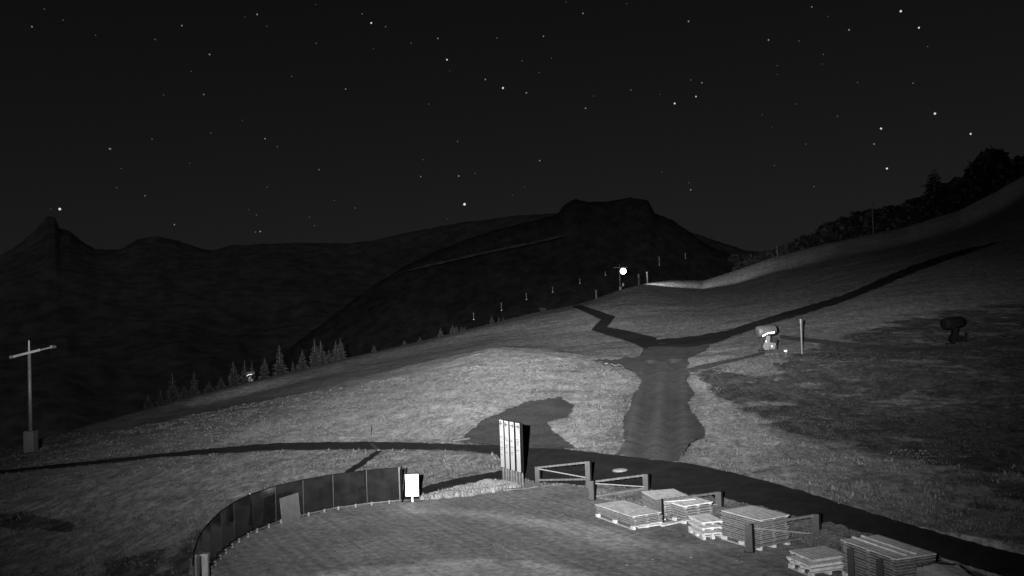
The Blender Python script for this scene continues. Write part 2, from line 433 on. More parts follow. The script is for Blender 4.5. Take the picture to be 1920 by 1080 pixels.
# ------------------------------------------------------------------ outlines on the ground
ROAD_PX = [(-80,893),(0,884),(150,868),(300,852),(420,840),(520,832),(640,830),(760,831),(880,835),(990,838),(1080,846),(1180,858),(1300,872),(1400,894),(1500,922),(1600,953),(1700,985),(1800,1013),(1920,1045),(2060,1080),
           (2060,1150),(1920,1098),(1850,1075),(1745,1042),(1620,1006),(1560,992),(1480,972),(1400,950),(1300,934),(1210,922),(1110,914),(1060,908),(1000,904),(960,892),(945,872),(930,853),(880,847),(760,844),(640,844),(520,845),(420,851),(300,859),(150,875),(0,890),(-80,899)]
UPPER_PX = [(1205,642),(1240,637),(1300,632),(1360,621),(1420,602),(1500,578),(1580,555),(1650,525),(1720,495),(1790,473),(1850,459),(1885,452),(1850,464),(1795,482),(1720,509),(1650,539),(1580,567),(1500,592),(1440,609),(1380,629),(1345,643),(1290,652),(1235,650),(1200,652)]
ZIG_PX = [(1090,573),(1154,595),(1138,614),(1184,623),(1232,635),(1212,656),(1178,641),(1108,619.5),(1127,600),(1072,575)]
TRACK_PX = [(1200,648),(1235,646),(1290,648),(1345,640),(1325,655),(1300,668),(1284,690),(1288,705),(1284,715),(1302,735),(1296,752),(1310,775),(1322,818),(1290,852),(1265,868),(1200,861),(1150,857),(1172,838),(1165,812),(1180,782),(1192,740),(1204,712),(1195,692),(1160,686),(1120,676),(1165,676),(1190,668)]
_OLD = [(1195,689),(1204,712),(1192,740),(1180,782),(1165,812),(1172,838),(1150,857),(1200,861),(1265,868),(1290,852),(1322,818),(1310,775),(1296,752),(1302,735),(1284,715),(1285,689)]
SOIL_PX = [(850,830),(900,792),(945,770),(985,756),(1050,744),(1078,762),(1062,782),(1028,790),(1045,815),(1085,842),(1020,842),(940,838),(880,833)]
HEATH_PX = [(1305,705),(1345,690),(1430,700),(1490,662),(1540,640),(1640,612),(1750,590),(1830,575),(1960,560),(1990,960),(1920,952),(1800,890),(1700,862),(1600,842),(1500,815),(1430,790),(1380,765),(1330,738)]
LUSH_PX = [(400,830),(560,760),(760,700),(925,655),(1060,668),(1150,690),(1190,712),(1150,760),(1160,790),(1100,840),(1000,840),(1075,765),(1040,742),(985,752),(900,790),(850,826),(700,826)]
MOUND_PX = [(790,938),(830,927),(880,915),(920,906),(950,909),(975,915),(950,919),(880,930)]
STRIP_PX = [(745,938),(800,913),(860,899),(945,884),(1000,896),(960,900),(915,905),(860,920),(800,938)]
VERGE_PX = [(1112,914),(1210,922),(1300,934),(1400,950),(1480,972),(1560,992),(1640,1012),(1600,1022),(1540,1030),(1480,1000),(1340,972),(1240,950),(1112,934)]
DITCH_PX = [(707,846),(690,857),(668,872),(650,885),(640,893),(652,893),(672,881),(695,864),(716,848)]
SPUR_PX = [(1462,629),(1520,635),(1600,645),(1700,652),(1800,650),(1920,640),(1920,646),(1800,657),(1700,659),(1600,654),(1520,643),(1462,637)]
SPUR2_PX = [(1288,692),(1350,678),(1400,668),(1432,660),(1434,664),(1400,674),(1350,686),(1296,700)]
YARD_PX = [(372,1100),(381,1088),(396,1063),(416,1040),(440,1019),(473,1000),(518,982),(570,968),(626,956),(689,947),(752,941),(800,938),(880,931),(950,920),(985,916),(1060,908),(1110,916),(1112,934),(1240,952),(1340,974),(1480,1003),(1540,1031),(1600,1023),(1640,1014),(1745,1042),(1850,1077),(1920,1100)]
P_ROAD = poly_world(ROAD_PX, 12, 0.7, 1); P_UP = poly_world(UPPER_PX, 8, 0.8, 2); P_ZIG = poly_world(ZIG_PX, 6, 0.35, 3)
P_TRACK = poly_world(TRACK_PX, 3, 1.0, 4, 9.0); P_SOIL = poly_world(SOIL_PX, 3, 1.1, 5, 5.0); P_HEATH = poly_world(HEATH_PX, 12, 3, 6)
P_H2 = poly_world([(-60,945),(0,958),(60,966),(150,988),(130,1000),(40,992),(-60,985)], 12, 2, 31); P_H3 = poly_world([(200,1060),(260,1040),(310,1022),(350,1003),(380,985),(390,1000),(370,1030),(350,1100),(200,1100)], 12, 2, 32)
P_LUSH = poly_world(LUSH_PX, 12, 2, 7); P_LUSH2 = poly_world([(1296,700),(1330,720),(1420,790),(1480,830),(1420,860),(1330,850),(1322,815),(1312,770)], 9, 3, 33); P_MOUND = poly_world(MOUND_PX, 5, 0.8, 8); P_STRIP = poly_world(STRIP_PX, 6, 0.8, 9)
P_VERGE = poly_world(VERGE_PX, 8, 0.8, 10); P_DITCH = poly_world(DITCH_PX, 5, 0.6, 11); P_SPUR = poly_world(SPUR_PX, 8, 0.8, 12); P_SPUR2 = poly_world(SPUR2_PX, 8, 0.8, 13)
yp = [on_z(*p) for p in YARD_PX]
P_YARD = np.array([(p.x, p.y) for p in yp] + [(22, 12), (22, -8), (-20, -8), (-20, 10), (-13.5, 20)])

# ------------------------------------------------------------------ terrain mesh
NT, NR = 620, 470
tg = np.linspace(-0.80, 0.80, NT)
rg = np.concatenate([np.linspace(1.0, 22, 14)[:-1], np.exp(np.linspace(math.log(22), math.log(345), NR - 50)), np.exp(np.linspace(math.log(350), math.log(895), 37))])
NR = len(rg)
TT, RR = np.meshgrid(tg, rg, indexing='ij')
GX = (np.sin(TT) * RR); GY = (np.cos(TT) * RR); GZ = h(GX.ravel(), GY.ravel()).reshape(GX.shape)
GZ0 = GZ.copy()
fx, fy = GX.ravel(), GY.ravel()
def mask(P): return inpoly(fx, fy, P).reshape(GX.shape)
M_ROAD, M_UP, M_ZIG, M_TRACK, M_SOIL, M_HEATH, M_LUSH, M_MOUND, M_STRIP, M_VERGE, M_SPUR, M_YARD = [mask(p) for p in (P_ROAD, P_UP, P_ZIG, P_TRACK, P_SOIL, P_HEATH, P_LUSH, P_MOUND, P_STRIP, P_VERGE, P_SPUR, P_YARD)]
def erode(m):
    e = m.copy()
    e[1:] &= m[:-1]; e[:-1] &= m[1:]; e[:, 1:] &= m[:, :-1]; e[:, :-1] &= m[:, 1:]; return e
def blur(a, n):
    a = a.astype(float)
    for _ in range(n):
        b = a.copy(); b[1:-1] = (a[:-2] + 2 * a[1:-1] + a[2:]) / 4; a = b.copy(); a[:, 1:-1] = (b[:, :-2] + 2 * b[:, 1:-1] + b[:, 2:]) / 4
    return a
GZ[M_YARD] = np.minimum(GZ[M_YARD], -0.16)
_bare = M_ROAD | M_UP | M_ZIG | M_TRACK | M_SOIL | M_YARD | M_STRIP | M_MOUND | M_VERGE | M_SPUR
_lump = 0.05 * fbm(GX / 0.9, GY / 0.9, 3, 91) + 0.07 * np.clip(fbm(GX / 3.1, GY / 3.1, 2, 92), -.2, 1)
GZ += np.where(_bare, 0.0, _lump * np.clip((RR - 24) / 12, 0, 1) * np.clip((330 - RR) / 60, 0, 1) * np.clip(42 / RR, .1, 1.0) ** 2)
for m_, dz in ((M_ROAD, 0.12), (M_UP, 0.2), (M_ZIG, 0.2), (M_TRACK, 0.5), (M_SOIL, 0.2)):
    GZ[erode(m_)] -= dz
V = np.stack([GX, GY, GZ], -1).reshape(-1, 3)
I = np.arange(NT * NR).reshape(NT, NR)
Fq = np.stack([I[:-1, :-1], I[:-1, 1:], I[1:, 1:], I[1:, :-1]], -1).reshape(-1, 4)[:, ::-1]
terrain = np_mesh('terrain', V, Fq, 'ground', True)
tag(terrain, 'grassy alpine slope rising from the yard to the ridge', None, None, 'structure')
for nm, a in (('heath', blur(M_HEATH, 16) + 1.2 * blur(mask(P_H2), 4) + 1.3 * blur(mask(P_H3), 3)), ('lush', blur(M_LUSH, 5) + blur(mask(P_LUSH2), 6))):
    at_ = terrain.data.attributes.new(nm, 'FLOAT', 'POINT'); at_.data.foreach_set('value', a.ravel().astype(np.float32))

def sheet(name, P, mat, off, label, profile=None, gm=None, base=None, own=None):
    gm = mask(P) if gm is None else gm
    gm = erode(gm)
    ix = np.argwhere(gm) if own is None else []
    pts = [Vector(p) for p in P] + [Vector((GX[i, j], GY[i, j])) for i, j in ix]
    if own is not None: pts += [Vector(q) for q in own]
    n = len(P)
    r = delaunay_2d_cdt(pts, [(i, (i + 1) % n) for i in range(n)], [], 1, 1e-4)
    xy = np.array([(v.x, v.y) for v in r[0]]); fs = [tuple(f) for f in r[2] if len(f) == 3]
    z = (h(xy[:, 0], xy[:, 1]) if base is None else base(xy[:, 0], xy[:, 1])) + off + 0.0003 * np.hypot(xy[:, 0], xy[:, 1])
    if profile is not None: z = z + profile(xy)
    ob = np_mesh(name, np.column_stack([xy, z]), np.array(fs), mat, True)
    # faces up
    me = ob.data; me.calc_loop_triangles()
    if sum(p.normal.z for p in me.polygons) < 0: me.flip_normals()
    tag(ob, label, None, None, 'structure'); return ob
sheet('road', P_ROAD, 'asphalt', 0.03, 'dark asphalt road curving past the yard', gm=M_ROAD)
sheet('slope_path', P_UP, 'path', 0.05, 'dark gravel path climbing the slope to the upper right', gm=M_UP)
sheet('zigzag_path', P_ZIG, 'path', 0.06, 'narrow dark zigzag path up to the ridge', gm=M_ZIG)
TA = ground_s(1218, 700); TB = ground_s(1205, 850); TC = ground_s(1262, 700); TD = ground_s(1252, 850)
def seg_d(xy, a, b):
    a = np.array((a.x, a.y)); b = np.array((b.x, b.y)); d = b - a; t = np.clip(((xy - a) @ d) / (d @ d), -0.2, 1.2)
    return np.hypot(*(xy - a - t[:, None] * d).T)
def ruts(xy):
    z = np.zeros(len(xy))
    for a, b in ((TA, TB), (TC, TD)): q_ = seg_d(xy, a, b); z -= 0.22 * np.exp(-(q_ / 0.5) ** 2) - 0.10 * np.exp(-((q_ - 0.95) / 0.35) ** 2)
    return z
_d = np.array((TB.x - TA.x, TB.y - TA.y)); _d /= np.linalg.norm(_d); _n = np.array((-_d[1], _d[0]))
_u, _v = np.meshgrid(np.arange(-80, 80, 0.8), np.arange(-25, 25, 0.28)); _g = np.array((TA.x, TA.y)) + _u.ravel()[:, None] * _d + _v.ravel()[:, None] * _n
_g = _g[inpoly(_g[:, 0], _g[:, 1], P_TRACK)]
sheet('dirt_track', P_TRACK, 'track', 0.05, 'rutted dirt track running straight up from the road', ruts, gm=M_TRACK, own=_g, base=h_base)
_tk = bpy.data.objects['dirt_track']; _xy = np.array([v.co[:2] for v in _tk.data.vertices])
_ln = sum(np.exp(-((seg_d(_xy, a, b) - 0.9) / 0.4) ** 2) + 0.35 * np.exp(-(seg_d(_xy, a, b) / 0.45) ** 2) for a, b in ((TA, TB), (TC, TD)))
_tt = ((_xy - np.array((TA.x, TA.y))) @ _d) / np.hypot(TB.x - TA.x, TB.y - TA.y)
_ln = np.clip(_ln * np.clip((_tt + 0.05) / 0.35, 0, 1) + 0.35 * fbm(_xy[:, 0] / 1.2, _xy[:, 1] / 7.0, 3, 66), 0, 1)
_at = _tk.data.attributes.new('lanes', 'FLOAT', 'POINT'); _at.data.foreach_set('value', _ln.astype(np.float32))
sheet('bare_ground', P_SOIL, 'soil', 0.04, 'smooth dark patch of bare earth behind the direction pylons', gm=M_SOIL)
sheet('spur_path', P_SPUR, 'soil', 0.03, 'faint dark track crossing the slope past the snow gun', gm=M_SPUR)
sheet('cart_track', P_SPUR2, 'soil', 0.03, 'faint soil track from the junction to the snow gun', gm=mask(P_SPUR2))
sheet('dark_strip', P_STRIP, 'path', 0.04, 'dark strip between straw mound and grass', gm=M_STRIP)  # plain sheet, darker than the ground on both sides
sheet('rough_verge', P_VERGE, 'verge', 0.03, 'rough overgrown strip between barriers and road', lambda xy: 0.10 + 0.16 * fbm(xy[:, 0] * 1.6, xy[:, 1] * 1.6, 3, 5), gm=M_VERGE)
sheet('straw_mound', P_MOUND, 'mound', 0.05, 'low mound of pale dry straw and gravel at the yard edge', lambda xy: 0.10 + 0.2 * np.abs(fbm(xy[:, 0] * 1.3, xy[:, 1] * 1.3, 3, 8)), gm=M_MOUND)
sheet('drain_ditch', P_DITCH, 'path', 0.03, 'short dark drain ditch leaving the road', gm=mask(P_DITCH))

# yard: flat compacted slab
ys = 0.45
bx = np.arange(-20, 22, ys); by = np.arange(-8, 46, ys)
bxx, byy = np.meshgrid(bx, by); q = inpoly(bxx.ravel(), byy.ravel(), P_YARD)
pts = [Vector(p) for p in P_YARD] + [Vector((a, b)) for a, b, k in zip(bxx.ravel(), byy.ravel(), q) if k]
n = len(P_YARD)
r = delaunay_2d_cdt(pts, [(i, (i + 1) % n) for i in range(n)], [], 1, 1e-4)
xy = np.array([(v.x, v.y) for v in r[0]])
top = np.column_stack([xy, 0.012 * fbm(xy[:, 0] / 2, xy[:, 1] / 2, 2, 2)])
yard = np_mesh('yard', top, np.array([tuple(f) for f in r[2] if len(f) == 3]), 'yard', True)
if sum(p.normal.z for p in yard.data.polygons) < 0: yard.data.flip_normals()
tag(yard, 'compacted gravel yard in front of the building', None, None, 'structure')
sw = [on_z(*p) for p in [(560,1090),(620,1072),(720,1060),(840,1052),(960,1050),(1060,1062),(1160,1090),(1160,1300),(560,1300)]]
P_SW = np.array([(p.x, p.y) for p in sw])
a1 = [on_z(*p) for p in [(800,958),(900,963),(1000,978),(1080,995),(1150,1020)]]
a2 = [on_z(*p) for p in [(1090,985),(1200,1015),(1270,1030),(1340,1025)]]
def line_band(xy, L, w):
    d = np.min([seg_d(xy, a, b) for a, b in zip(L[:-1], L[1:])], axis=0); return np.exp(-(d / w) ** 2)
swv = np.clip(inpoly(xy[:, 0], xy[:, 1], P_SW) * 1.0 + 0.95 * line_band(xy, a1, 0.6) + 0.95 * line_band(xy, a2, 0.6), 0, 1)
at_ = yard.data.attributes.new('swept', 'FLOAT', 'POINT'); at_.data.foreach_set('value', swv.astype(np.float32))

# ------------------------------------------------------------------ mountains behind
MV = {}
def mountain(name, pts, d, foot_d, foot_z, back, mat, label, amp, nu=1300, nv=40, seed=1, along=None):
    P3 = [at(px, py, d if not callable(d) else d(px)) for px, py in pts]
    px = np.array([p[0] for p in pts], float); X = np.array([p.x for p in P3]); Y = np.array([p.y for p in P3]); Z = np.array([p.z for p in P3])
    u = np.linspace(px[0], px[-1], nu); cx = np.interp(u, px, X); cy = np.interp(u, px, Y); cz = np.interp(u, px, Z)
    rr = np.hypot(cx, cy); dx, dy = cx / rr, cy / rr
    csm = cz.copy()
    for _ in range(70): csm = smooth(csm, 25)
    vs = []
    tl = np.concatenate([np.linspace(0, 1, nv), np.linspace(1, 1.6, 10)[1:]])
    for t in tl:
        if t <= 1: r = foot_d + (rr - foot_d) * t; ce = csm + (cz - csm) * t ** 9; z = foot_z + (ce - foot_z) * (0.55 * t + 0.45 * t ** 2.2)
        else: r = rr + (t - 1) / 0.6 * back; z = cz - (t - 1) / 0.6 * (cz - foot_z) * 0.9
        x = dx * r; y = dy * r
        w = math.sin(math.pi * min(t, 1.0)) ** 0.7 if t < 1 else (t - 1)
        s = amp * 6
        z = z + w * amp * (fbm(x / s, y / s, 5, seed) - 0.6 * np.abs(fbm(x / s * 1.7, y / s * 1.7, 4, seed + 3)))
        if abs(t - 1) < 1e-6: z = z + amp * 0.05 * fbm(x / (amp * .22), y / (amp * .22), 5, seed + 9)
        vs.append(np.stack([x, y, z], -1))
    V = np.array(vs); I = np.arange(V.shape[0] * nu).reshape(V.shape[0], nu)
    Fq = np.stack([I[:-1, :-1], I[:-1, 1:], I[1:, 1:], I[1:, :-1]], -1).reshape(-1, 4)
    o = np_mesh(name, V.reshape(-1, 3), Fq, mat, False); tag(o, label, None, None, 'structure'); MV[name] = (V, u, nv); return o
mountain('far_mountain_range', [(-250,520),(-120,500),(0,480),(40,455),(70,428),(88,405),(103,406),(112,428),(130,432),(150,450),(180,468),(225,468),(255,450),(290,442),(330,450),(365,462),(395,470),(430,460),(480,458),(560,455),(660,456),(700,450),(760,437),(860,418),(960,405),(1040,400),(1120,398),(1250,420),(1400,470),(1700,500),(2100,480)],
         6000, 1500, -500, 2500, 'mountain', 'far mountain range with pointed peak on the left skyline', 110, seed=4)
mountain('wooded_mountain', [(290,800),(380,757),(470,706),(560,640),(640,580),(700,535),(760,498),(820,470),(880,447),(940,428),(1000,414),(1044,402),(1058,384),(1078,373),(1100,378),(1140,378),(1180,370),(1215,376),(1228,400),(1260,412),(1290,433),(1320,455),(1345,468),(1375,479),(1410,474),(1455,476),(1500,470),(1700,440),(2100,420)],
         2300, 950, -440, 900, 'butte', 'dark flat topped mountain behind the ridge lamp', 42, seed=21)
# pale strip on the shoulder, lighter than the wooded mountain around it
mb = MB(); V_, u_, nv_ = MV['wooded_mountain']; cols = [k for k in range(len(u_)) if 740 < u_[k] < 1085]; vs = []
def proj_y(P):
    q = P - np.array((0, 0, HC)); return 540 - F_PX * (q @ np.array(Uv)) / (q @ np.array(Fw))
for k in cols:
    col = V_[:nv_, k]; yy = proj_y(col); want = np.interp(u_[k], [740, 800, 900, 1000, 1085], [516, 501, 478, 457, 438])
    w_ = 2.4 * min(1.0, (u_[k] - 740) / 60, (1085 - u_[k]) / 60) * (0.8 + 0.8 * float(vnoise(np.array([u_[k] / 9.0]), np.array([3.0]))[0]))
    for y_ in (want - w_, want + w_):
        r_ = max(0, min(nv_ - 2, int(np.argmax(yy <= y_)) - 1)); f_ = (yy[r_] - y_) / max(1e-6, yy[r_] - yy[r_ + 1])
        vs.append(tuple(col[r_] + (col[r_ + 1] - col[r_]) * min(1, max(0, f_)) + np.array((0, -6.0, 3.0))))
mb.add(vs, [(2 * q, 2 * q + 1, 2 * q + 3, 2 * q + 2) for q in range(len(cols) - 1)])
o = mb.build('ridge_strip', 'ridge_strip'); tag(o, 'pale strip along the dark mountain shoulder', None, None, 'structure')

# ------------------------------------------------------------------ stars
def star_mesh(r):
    bm = bmesh.new(); bmesh.ops.create_icosphere(bm, subdivisions=1, radius=r); me = bpy.data.meshes.new('star'); bm.to_mesh(me); bm.free(); return me
SD = 16000.0
BIG = [(1689,21,1.9,'upper of the bright star pair high at the right edge of the sky'),(1723,52,1.5,'lower right star of the bright pair high at upper right'),
       (1753,213,1.9,'brightest star well above the lone spruce on the right'),(1652,241,1.7,'bright star midway between pair and tree belt at right'),
       (1663,316,1.7,'bright star lowest over the dark tree belt on the right'),(1820,251,1.5,'bright star nearest the upper right corner of the hill'),
       (1265,194,1.6,'bright star above the right end of the flat mountain'),(1305,181,1.2,'small star just right of the bright one above the flat mountain'),
       (943,165,1.8,'bright star high in the middle of the sky'),(871,383,2.5,'largest star hanging low over the mid mountain skyline'),
       (838,112,1.4,'star high in the sky left of the middle bright one'),(696,43,1.5,'bright star close to the top edge left of centre'),
       (112,392,2.1,'bright star right beside the pointed peak at far left')]
for px, py, s, lb in BIG:
    me = star_mesh(s * 1.05 / F_PX * SD); me.materials.append(STARM[2])
    v = pdir(px, py).normalized(); o = bpy.data.objects.new('star', me); COL.objects.link(o); o.location = Vector((0, 0, HC)) + v * SD
    tag(o, lb, 'star', 'brightest stars in the night sky')
DIM = [(83,17),(60,50),(179,66),(341,48),(291,74),(459,32),(482,27),(593,81),(393,102),(547,143),(307,178),(382,177),(285,261),(206,279),(227,316),(219,352),(272,367),(95,392),(327,421),(466,393),(481,403),(488,434),(479,435),(598,318),(627,376),(501,351),(497,260),(520,275),
 (679,26),(723,50),(979,114),(910,149),(804,195),(1098,203),(1183,169),(1238,177),(1012,301),(858,265),(860,330),(891,325),(961,366),(789,331),(1241,323),(1093,25),(1175,7),(932,71),(1019,68),(1034,109),(821,72),(771,81),(666,390),(648,167),(1011,136),(987,174),
 (1544,102),(1542,120),(1592,56),(1553,31),(1522,13),(1457,123),(1295,150),(1316,155),(1608,155),(1712,156),(1492,195),(1570,218),(1639,270),(1452,310),(1295,356),(1511,270),(1526,350),(1291,40),(1498,77),(1441,75),(1739,87)]
def star_field(name, dirs, sizes, mat):
    mb = MB(); ico = star_mesh(1.0); vs = np.array([v.co[:] for v in ico.vertices]); fs = [tuple(p.vertices) for p in ico.polygons]
    for d, s in zip(dirs, sizes): c = np.array((0, 0, HC)) + np.array(d) * SD; mb.add(vs * (s / F_PX * SD) + c, fs)
    return mb.build(name, mat)
D2 = [p for i, p in enumerate(DIM) if i % 5 in (1, 3)]; D1 = [p for p in DIM if p not in D2]
o = star_field('dim_stars', [tuple(pdir(*p).normalized()) for p in D1], [0.8 + 0.5 * random.random() for _ in D1], STARM[3]); tag(o, 'dim stars spread thinly across the visible sky', 'stars', None, 'stuff')
o = star_field('stars', [tuple(pdir(*p).normalized()) for p in D2], [0.9 + 0.7 * random.random() for _ in D2], STARM[1]); tag(o, 'many small stars scattered over the dark sky', 'stars', None, 'stuff')
dirs = []
while len(dirs) < 420:
    v = Vector((random.gauss(0, 1), random.gauss(0, 1), abs(random.gauss(0, 1)))).normalized()
    if v.z > 0.1: dirs.append(tuple(v))
o = star_field('faint_stars', dirs, [0.9 + 0.4 * random.random() for _ in dirs], STARM[0]); tag(o, 'faintest stars sprinkled all over the night sky', 'stars', None, 'stuff')

# ------------------------------------------------------------------ trees
def spruce_mb(hgt, wid, seed):
    rg_ = random.Random(seed); tr = MB(); cr = MB()
    tr.tube((0, 0, -0.5), (0, 0, hgt * 0.97), 0.022 * hgt + 0.03, 0.01, 6)
    tiers = max(9, int(hgt * 3.2))
    for k in range(tiers):
        t = k / (tiers - 1); z = hgt * (0.06 + 0.92 * t)
        rad = wid * 0.5 * ((1 - t) ** 0.75) * rg_.uniform(0.6, 1.25) + 0.05
        nb = max(6, int(17 * (1 - t) + 6)); a0 = rg_.uniform(0, 6.28)
        for i in range(nb):
            a = a0 + 6.283 * i / nb + rg_.uniform(-.25, .25); L = rad * rg_.uniform(0.7, 1.12); dr = rg_.uniform(0.18, 0.5)
            d = Vector((math.cos(a), math.sin(a), 0)); s = Vector((-math.sin(a), math.cos(a), 0)); w = L * rg_.uniform(0.2, 0.36)
            o = Vector((0, 0, z)); tip = o + d * L + Vector((0, 0, -dr * L)); mid = o + d * L * 0.55 + Vector((0, 0, -dr * L * .35))
            cr.add([o, mid + s * w, tip, mid - s * w, mid + Vector((0, 0, -w * 1.3))], [(0, 1, 2), (0, 2, 3), (0, 2, 4)])
            for q in range(2):
                f = rg_.uniform(.35, .9); b0 = o + d * L * f + Vector((0, 0, -dr * L * f)); e = b0 + (s * rg_.choice((-1, 1)) + d * .5) * L * .3 + Vector((0, 0, -.12 * L))
                cr.add([b0, e + Vector((0, 0, .05 * L)), e - Vector((0, 0, .1 * L))], [(0, 1, 2)])
    return tr, cr
SPR = []
for s in range(7):
    tr, cr = spruce_mb(8.0, 3.4, 100 + s); a = tr.mesh('trunk'); a.materials.append(MAT['bark']); b = cr.mesh('crown'); b.materials.append(MAT['needles']); SPR.append((a, b))
def place_tree(name, kind, px, ytop, rmul, wpx, label, cat, group, d=None):
    # stands just behind the ridge line below the given picture column
    v = pdir(px, ytop); th = math.atan2(v.x, v.y)
    d = float(np.interp(th, TH, rs)) * rmul if d is None else d
    p = at(px, ytop, d); z0 = h1(p.x, p.y); hh = max(1.2, p.z - z0)
    o = thing(name, (p.x, p.y, z0), label, cat, group)
    tr, cr = kind
    wid = wpx / F_PX * d; rz_ = random.uniform(0, 6.28); tilt_ = (random.uniform(-.03, .03), random.uniform(-.03, .03))
    for nm, me in (('trunk', tr), ('crown', cr)):
        c = bpy.data.objects.new(nm, me); COL.objects.link(c); c.parent = o
        c.scale = (wid / me['w'] , wid / me['w'], hh / me['h']); c.rotation_euler = (tilt_[0], tilt_[1], rz_)
    return o
for a, b in SPR:
    for me in (a, b): me['w'] = 3.4; me['h'] = 8.0
TREES = [(278,738,1.10,26,'faintest spruce at the far left end of the ridge wood'),(300,727,1.12,24,'very dim spruce second from the left of the ridge wood'),(324,698,1.12,34,'tall dim spruce at left of the ridge wood'),
 (345,722,1.08,22,'short dim spruce between two tall dim ones'),(362,694,1.12,30,'tall dim spruce left of the small left snow gun'),(392,714,1.07,24,'short spruce left of the clump by the small snow gun'),
 (414,706,1.07,22,'short spruce at the left foot of the snow gun clump'),(438,676,1.10,32,'broad spruce left of the small left snow gun'),(457,674,1.12,26,'slim spruce right behind the small left snow gun'),
 (471,676,1.14,22,'thin spruce tip above the small left snow gun'),(494,668,1.10,26,'spruce directly right of the small left snow gun'),(524,645,1.10,32,'tall lone spruce right of the small snow gun'),
 (549,676,1.06,9,'very thin young spruce beside the tall lone one'),(566,654,1.10,26,'medium spruce left of the wide spruce pair'),(590,634,1.12,34,'left spruce of the wide bright pair'),(602,637,1.12,40,'right spruce of the wide bright pair'),
 (628,637,1.08,20,'left one of the two slim spruces ending the wood'),(639,632,1.08,22,'right one of the two slim spruces ending the wood'),(616,655,1.07,22,'small spruce between the wide pair and slim pair'),
 (701,646,1.03,10,'tiny spruce alone on the ridge right of the wood'),(758,641,1.02,8,'tiny spruce tip on the ridge left of three small spruces'),(787,631,1.03,8,'small lone spruce on the ridge left of the cluster'),(826,614,1.03,12,'small spruce left of the little ridge cluster'),
 (848,608,1.03,13,'tallest spruce of the little ridge cluster'),(855,609,1.04,11,'second spruce of the little ridge cluster'),(865,612,1.03,9,'third spruce of the little ridge cluster'),(871,612,1.03,7,'rightmost spruce of the little ridge cluster'),
 (922,591,1.03,9,'left and largest of three tiny ridge spruces'),(935,593,1.03,6,'middle of three tiny ridge spruces'),(943,594,1.03,5,'right and smallest of three tiny ridge spruces')]
for i, (px, yt, rm, w, lb) in enumerate(TREES):
    place_tree('spruce_tree', SPR[(i * 3) % 7], px, yt, rm, w, lb, 'tree', 'spruces along the ridge')
def bush_mb(hgt, wid, seed, n=900):
    rg_ = random.Random(seed); tr = MB(); cr = MB()
    tr.tube((0, 0, -0.5), (0, 0, hgt * 0.6), 0.035 * hgt, 0.015 * hgt, 6)
    for k in range(5):
        a = rg_.uniform(0, 6.28); tr.tube((0, 0, hgt * rg_.uniform(.2, .4)), (math.cos(a) * wid * .3, math.sin(a) * wid * .3, hgt * rg_.uniform(.55, .8)), .016 * hgt, .006 * hgt, 5)
    lobes = [(rg_.uniform(-.3, .3) * wid, rg_.uniform(-.3, .3) * wid, hgt * rg_.uniform(.3, .8), rg_.uniform(.22, .42)) for _ in range(9)]
    for k in range(n):
        lx, ly, lz, lr = rg_.choice(lobes); v = Vector((rg_.gauss(0, 1), rg_.gauss(0, 1), rg_.gauss(0, 1))).normalized() * (rg_.random() ** .4)
        c = Vector((lx + v.x * lr * wid * .62, ly + v.y * lr * wid * .62, min(hgt, lz + v.z * lr * hgt * .55)))
        s = rg_.uniform(.05, .10) * hgt
        e1 = Vector((rg_.gauss(0, 1), rg_.gauss(0, 1), rg_.gauss(0, 1))).normalized() * s; e2 = Vector((rg_.gauss(0, 1), rg_.gauss(0, 1), rg_.gauss(0, 1))).normalized() * s
        cr.add([c - e1 - e2, c + e1 - e2 * .4, c + e1 * .5 + e2, c - e1 + e2], [(0, 1, 2, 3)])
    return tr, cr
BSH = []
for s in range(4):
    tr, cr = bush_mb(8.0, 8.0, 300 + s); a = tr.mesh('trunk'); a.materials.append(MAT['bark']); b = cr.mesh('crown'); b.materials.append(MAT['leaves'])
    for me in (a, b): me['w'] = 8.0; me['h'] = 8.0
    BSH.append((a, b))
BELT = [(1392,474,50,'first low tree at the left foot of the tree belt'),(1422,472,44,'second low tree left of the ridge stake'),(1478,465,44,'low tree just right of the ridge stake'),(1505,455,50,'low rounded tree in the lower tree belt'),(1535,442,52,'rounded tree left of the step in the tree belt'),
 (1568,414,60,'tall rounded tree at the step in the tree belt'),(1598,401,56,'rounded tree right of the step in the tree belt'),(1630,393,54,'rounded tree behind the stake in the tree belt'),(1662,390,52,'rounded tree just right of the stake in the belt'),(1695,378,56,'tree in the middle of the belt left of spruce'),
 (1722,366,50,'tree directly left of the lone dark spruce'),(1778,342,58,'tree directly right of the lone dark spruce'),(1812,332,58,'tree between lone spruce and tall round tree'),(1852,284,66,'tall round tree standing out near the right edge'),(1888,305,56,'tree right of the tall round tree'),(1925,288,60,'dark tree cut by the right edge of the picture')]
for i, (px, yt, w, lb) in enumerate(BELT):
    place_tree('broadleaf_tree', BSH[i % 4], px, yt, 1.045 + 0.02 * (i % 2), w * 1.15, lb, 'tree', 'dark trees behind the upper slope')
DSPR = []
tr, cr = spruce_mb(8.0, 3.4, 555); a = tr.mesh('trunk'); a.materials.append(MAT['bark']); b = cr.mesh('crown'); b.materials.append(MAT['leaves'])
for me in (a, b): me['w'] = 3.4; me['h'] = 8.0
place_tree('spruce_tree', (a, b), 1749, 312, 1.05, 84, 'lone dark spruce rising above the tree belt at right', 'tree', None)
